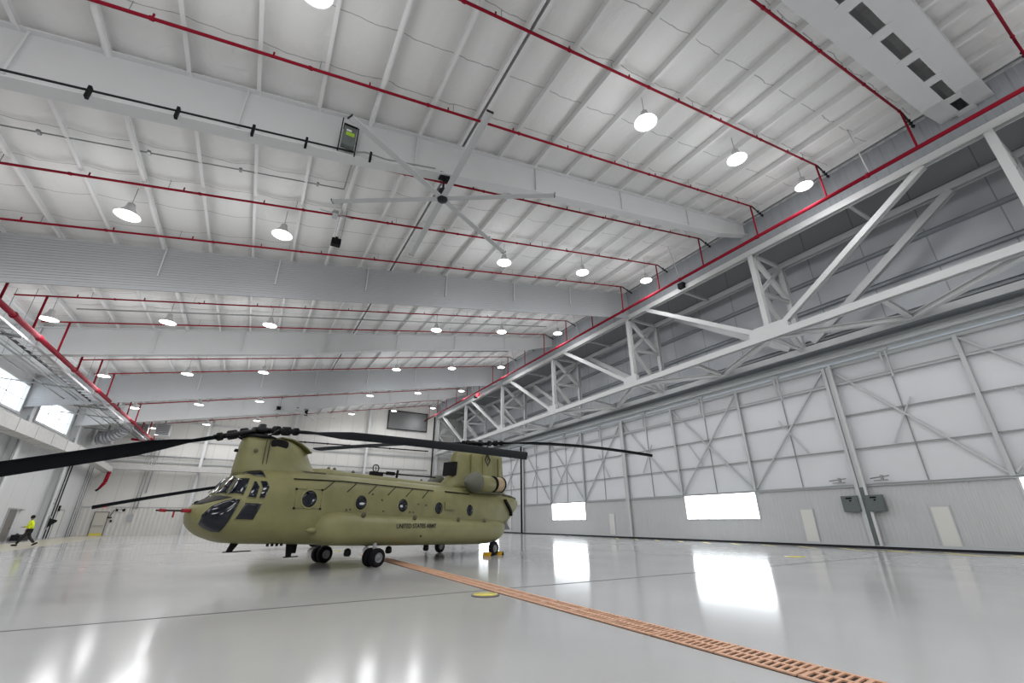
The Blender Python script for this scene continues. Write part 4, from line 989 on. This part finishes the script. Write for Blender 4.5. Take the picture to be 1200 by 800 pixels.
# wheel chocks
def W(u_, v_, z_=0):
    return (HUB[0]-u_*math.cos(HA)-v_*math.sin(HA), HUB[1]-u_*math.sin(HA)+v_*math.cos(HA), z_)
for u_,l in ((10.906-.42,'yellow wheel chock in front of the rear helicopter wheel'),(10.906+.42,'yellow wheel chock behind the rear helicopter wheel')):
    s_ = 1 if u_ < 10.9 else -1
    t = thing('wheel_chock', l, 'wheel chock', W(u_,1.76), HA, 'wheel chocks')
    MB().prism([(-.1,0),(.1,0),(.04 if s_ < 0 else -.0,.15),(-.0 if s_ < 0 else -.04,.15)],-.24,.24).build('block','chock',t)
    for e in (-.25,.23): MB().prism([(-.1,0),(.1,0),(.02,.16),(-.02,.16)],e,e+.02).build('end_cap','black',t)

# second helicopter standing mostly hidden behind
R2 = thing('parked_helicopter', 'mostly hidden second helicopter whose thin drooping blade shows past the green nose', 'helicopter', (2.6,31.4,0))
def r2ring(x, w, z0, z1, n=2.6): 
    zc = (z0+z1)/2; return [(p[0],p[1],p[2]) for p in sring(-x,0,zc,w,(z1-z0)/2,(z1-z0)/2,n,28)]
loft([r2ring(*a) for a in ((-1.9,.2,.9,1.2),(-1.6,.6,.65,1.6),(-.9,.95,.5,2.1),(0,1.1,.48,2.4),(3.2,1.1,.48,2.4),(4.3,.7,.8,2.3),(6,.35,1.3,2.1),(7.2,.22,1.6,2.1))]).build('fuselage','green',R2)
loft([r2ring(*a) for a in ((-.9,.3,2.1,2.5),(-.5,.7,2.1,2.9),(1.6,.8,2.1,2.95),(2.8,.4,2.1,2.6))]).build('engine_deck','green3',R2)
MB().lathe([(.16,0),(.12,1.0),(.3,1.02),(.3,1.15),(.05,1.2)],(-.6,0,2.8),'z',16).build('rotor_mast','darkmetal',R2)
for sd in (1,-1):
    MB().tube((1.55,sd*1.15,.3),(1.55,sd*.9,.9),.06,8).build('gear_strut','grey',R2)
    MB().lathe([(.1,-.1),(.28,-.1),(.31,0),(.28,.1),(.1,.1)],(1.55,sd*1.25,.31),'y',20).build('wheel','tyre',R2)
MB().lathe([(.08,-.08),(.22,-.08),(.25,0),(.22,.08),(.08,.08)],(4.6,0,.25),'y',20).build('tail_wheel','tyre',R2)
MB().tube((4.6,0,.25),(4.4,0,1.0),.05,8).build('tail_strut','grey',R2)
for ang, D in ((188.5,1.75),(68.5,.5),(308.5,.5)):
    a = math.radians(ang); c_, s_ = math.cos(a), math.sin(a); rr = []
    RR = 8.7 if D > 1 else 5.0
    for r_ in (.3,1.2,2,3.5,5,6.5,8,8.7):
        if r_ > RR: break
        z_ = 3.92-D*(r_/8.7)**1.25; ch = .26; ring = []
        for q in range(10):
            b_ = 2*PI*q/10; x_ = ch*math.cos(b_); y2 = .035*math.sin(b_)
            ring.append((-.6+c_*r_-s_*x_, s_*r_+c_*x_, z_+y2+x_*.28))
        rr.append(ring)
    loft(rr).build('rotor_blade','blade',R2)

# ------------------------------------------------------------------ walking person
def skin_fig(name, verts, edges, radii, m, parent, sub=2):
    me = bpy.data.meshes.new(name); me.from_pydata(verts, edges, []); me.update()
    o = bpy.data.objects.new(name, me); C.objects.link(o); o.parent = parent
    md = o.modifiers.new('skin','SKIN')
    if not me.skin_vertices: me.skin_vertices.new()
    for v, r_ in zip(me.skin_vertices[0].data, radii): v.radius = r_ if isinstance(r_, tuple) else (r_, r_)
    me.skin_vertices[0].data[0].use_root = True
    ss = o.modifiers.new('sub','SUBSURF'); ss.levels = sub; ss.render_levels = sub
    me.materials.append(M[m]); md.use_smooth_shade = True
    return o
PS = thing('person', 'person in a yellow hi-vis jacket and dark trousers walking along the left wall', 'person', (-12.9,45.6,0))
PS.rotation_euler = (0,0,PI+.25); PS.scale = (1.08,1.08,1.08)
# local +x is the walking direction
bv = [(0,0,.95),(0.01,0,1.15),(.03,0,1.38),(.05,0,1.50),(.07,0,1.58),(.08,0,1.68),(.09,0,1.76),
      (.03,.17,1.42),(-.10,.24,1.20),(.10,.25,1.02),(.03,-.17,1.42),(.10,-.25,1.18),(.28,-.16,1.10),
      (0,.10,.90),(.20,.11,.50),(.38,.10,.10),(0,-.10,.90),(-.10,-.11,.50),(-.42,-.10,.16),(.17,.25,.98),(.34,-.15,1.10)]
be = [(0,1),(1,2),(2,3),(3,4),(4,5),(5,6),(2,7),(7,8),(8,9),(2,10),(10,11),(11,12),(0,13),(13,14),(14,15),(0,16),(16,17),(17,18),(9,19),(12,20)]
br = [(.15,.12),(.14,.11),(.16,.12),.055,.06,.095,.06,.065,.045,.033,.065,.045,.033,.095,.065,.045,.095,.065,.045,.028,.028]
skin_fig('body', bv, be, br, 'skin', PS)
jv = [bv[0],bv[1],bv[2],bv[3],bv[7],bv[8],bv[9],bv[10],bv[11],bv[12]]
skin_fig('hi_vis_jacket', jv, [(0,1),(1,2),(2,3),(2,4),(4,5),(5,6),(2,7),(7,8),(8,9)], [(.22,.18),(.225,.18),(.235,.18),.115,.115,.09,.07,.115,.09,.07], 'jacket', PS)
tv = [bv[0],bv[13],bv[14],bv[15],bv[16],bv[17],bv[18]]
skin_fig('trousers', tv, [(0,1),(1,2),(2,3),(0,4),(4,5),(5,6)], [(.17,.14),.12,.09,.075,.12,.09,.075], 'pants', PS)
MB().lathe([(.01,.0),(.09,.02),(.115,.10),(.10,.18),(.05,.22),(.01,.225)],(.065,0,1.61),'z',16).build('hair','hair',PS)
for x_,y_,z_,rz_ in ((.42,.10,.0,0),(-.47,-.10,.05,.5)):
    b = MB().lathe([(.02,-.13),(.05,-.11),(.055,0),(.05,.1),(.02,.17)],(0,0,0),'x',12).build('shoe','black',PS,loc=(x_,y_,z_+.05)); b.rotation_euler = (0,rz_,0)
for c0,dirx,sy in (((.17,.25,.98),(.25,0,-.97),1),((.34,-.15,1.10),(.95,.1,-.05),-1)):
    hv = [c0]; he = []; hr = [(.035,.02)]
    D_ = Vector(dirx).normalized(); S_ = Vector((0,1,0)) if abs(D_.y) < .5 else Vector((1,0,0))
    pm = Vector(c0)+D_*.08; hv.append(tuple(pm)); he.append((0,1)); hr.append((.04,.018))
    for k in range(4):
        o_ = S_*(-.03+.02*k); ln = (.065,.075,.07,.055)[k]
        a = pm+o_+D_*.02; b2 = a+D_*ln*.6+Vector((0,0,-.01)); c3 = b2+D_*ln*.35+Vector((-.015,0,-.01))
        i0 = len(hv); hv += [tuple(a),tuple(b2),tuple(c3)]; he += [(1,i0),(i0,i0+1),(i0+1,i0+2)]; hr += [.0095,.009,.008]
    a = Vector(c0)+D_*.03+S_*.035*sy; b2 = a+D_*.04+S_*.02*sy; i0 = len(hv); hv += [tuple(a),tuple(b2)]; he += [(0,i0),(i0,i0+1)]; hr += [.011,.010]
    skin_fig('hand', hv, he, hr, 'skin', PS, 1)
# ------------------------------------------------------------------ camera, world, view
cam = bpy.data.cameras.new('camera'); cam.lens = 507.144/1200*36; cam.sensor_width = 36; cam.clip_end = 400; cam.clip_start = .05
co = bpy.data.objects.new('camera', cam); C.objects.link(co)
yaw, pitch, roll = .5217, .3929, -.0027
f = Vector((math.sin(yaw)*math.cos(pitch), math.cos(yaw)*math.cos(pitch), math.sin(pitch)))
r = Vector((math.cos(yaw), -math.sin(yaw), 0)); u = r.cross(f)
c, s = math.cos(roll), math.sin(roll)
r2 = r*c+u*s; u2 = -r*s+u*c
mt = Matrix(((r2.x,u2.x,-f.x,0),(r2.y,u2.y,-f.y,0),(r2.z,u2.z,-f.z,1.506),(0,0,0,1)))
co.matrix_world = mt
bpy.context.scene.camera = co
w = bpy.data.worlds.new('world'); bpy.context.scene.world = w; w.use_nodes = True
w.node_tree.nodes['Background'].inputs[0].default_value = (.75,.82,.9,1); w.node_tree.nodes['Background'].inputs[1].default_value = 1.0
vs = bpy.context.scene.view_settings
vs.view_transform = 'Standard'; vs.look = 'None'; vs.gamma = 1; vs.use_curve_mapping = False; vs.exposure = 0.0
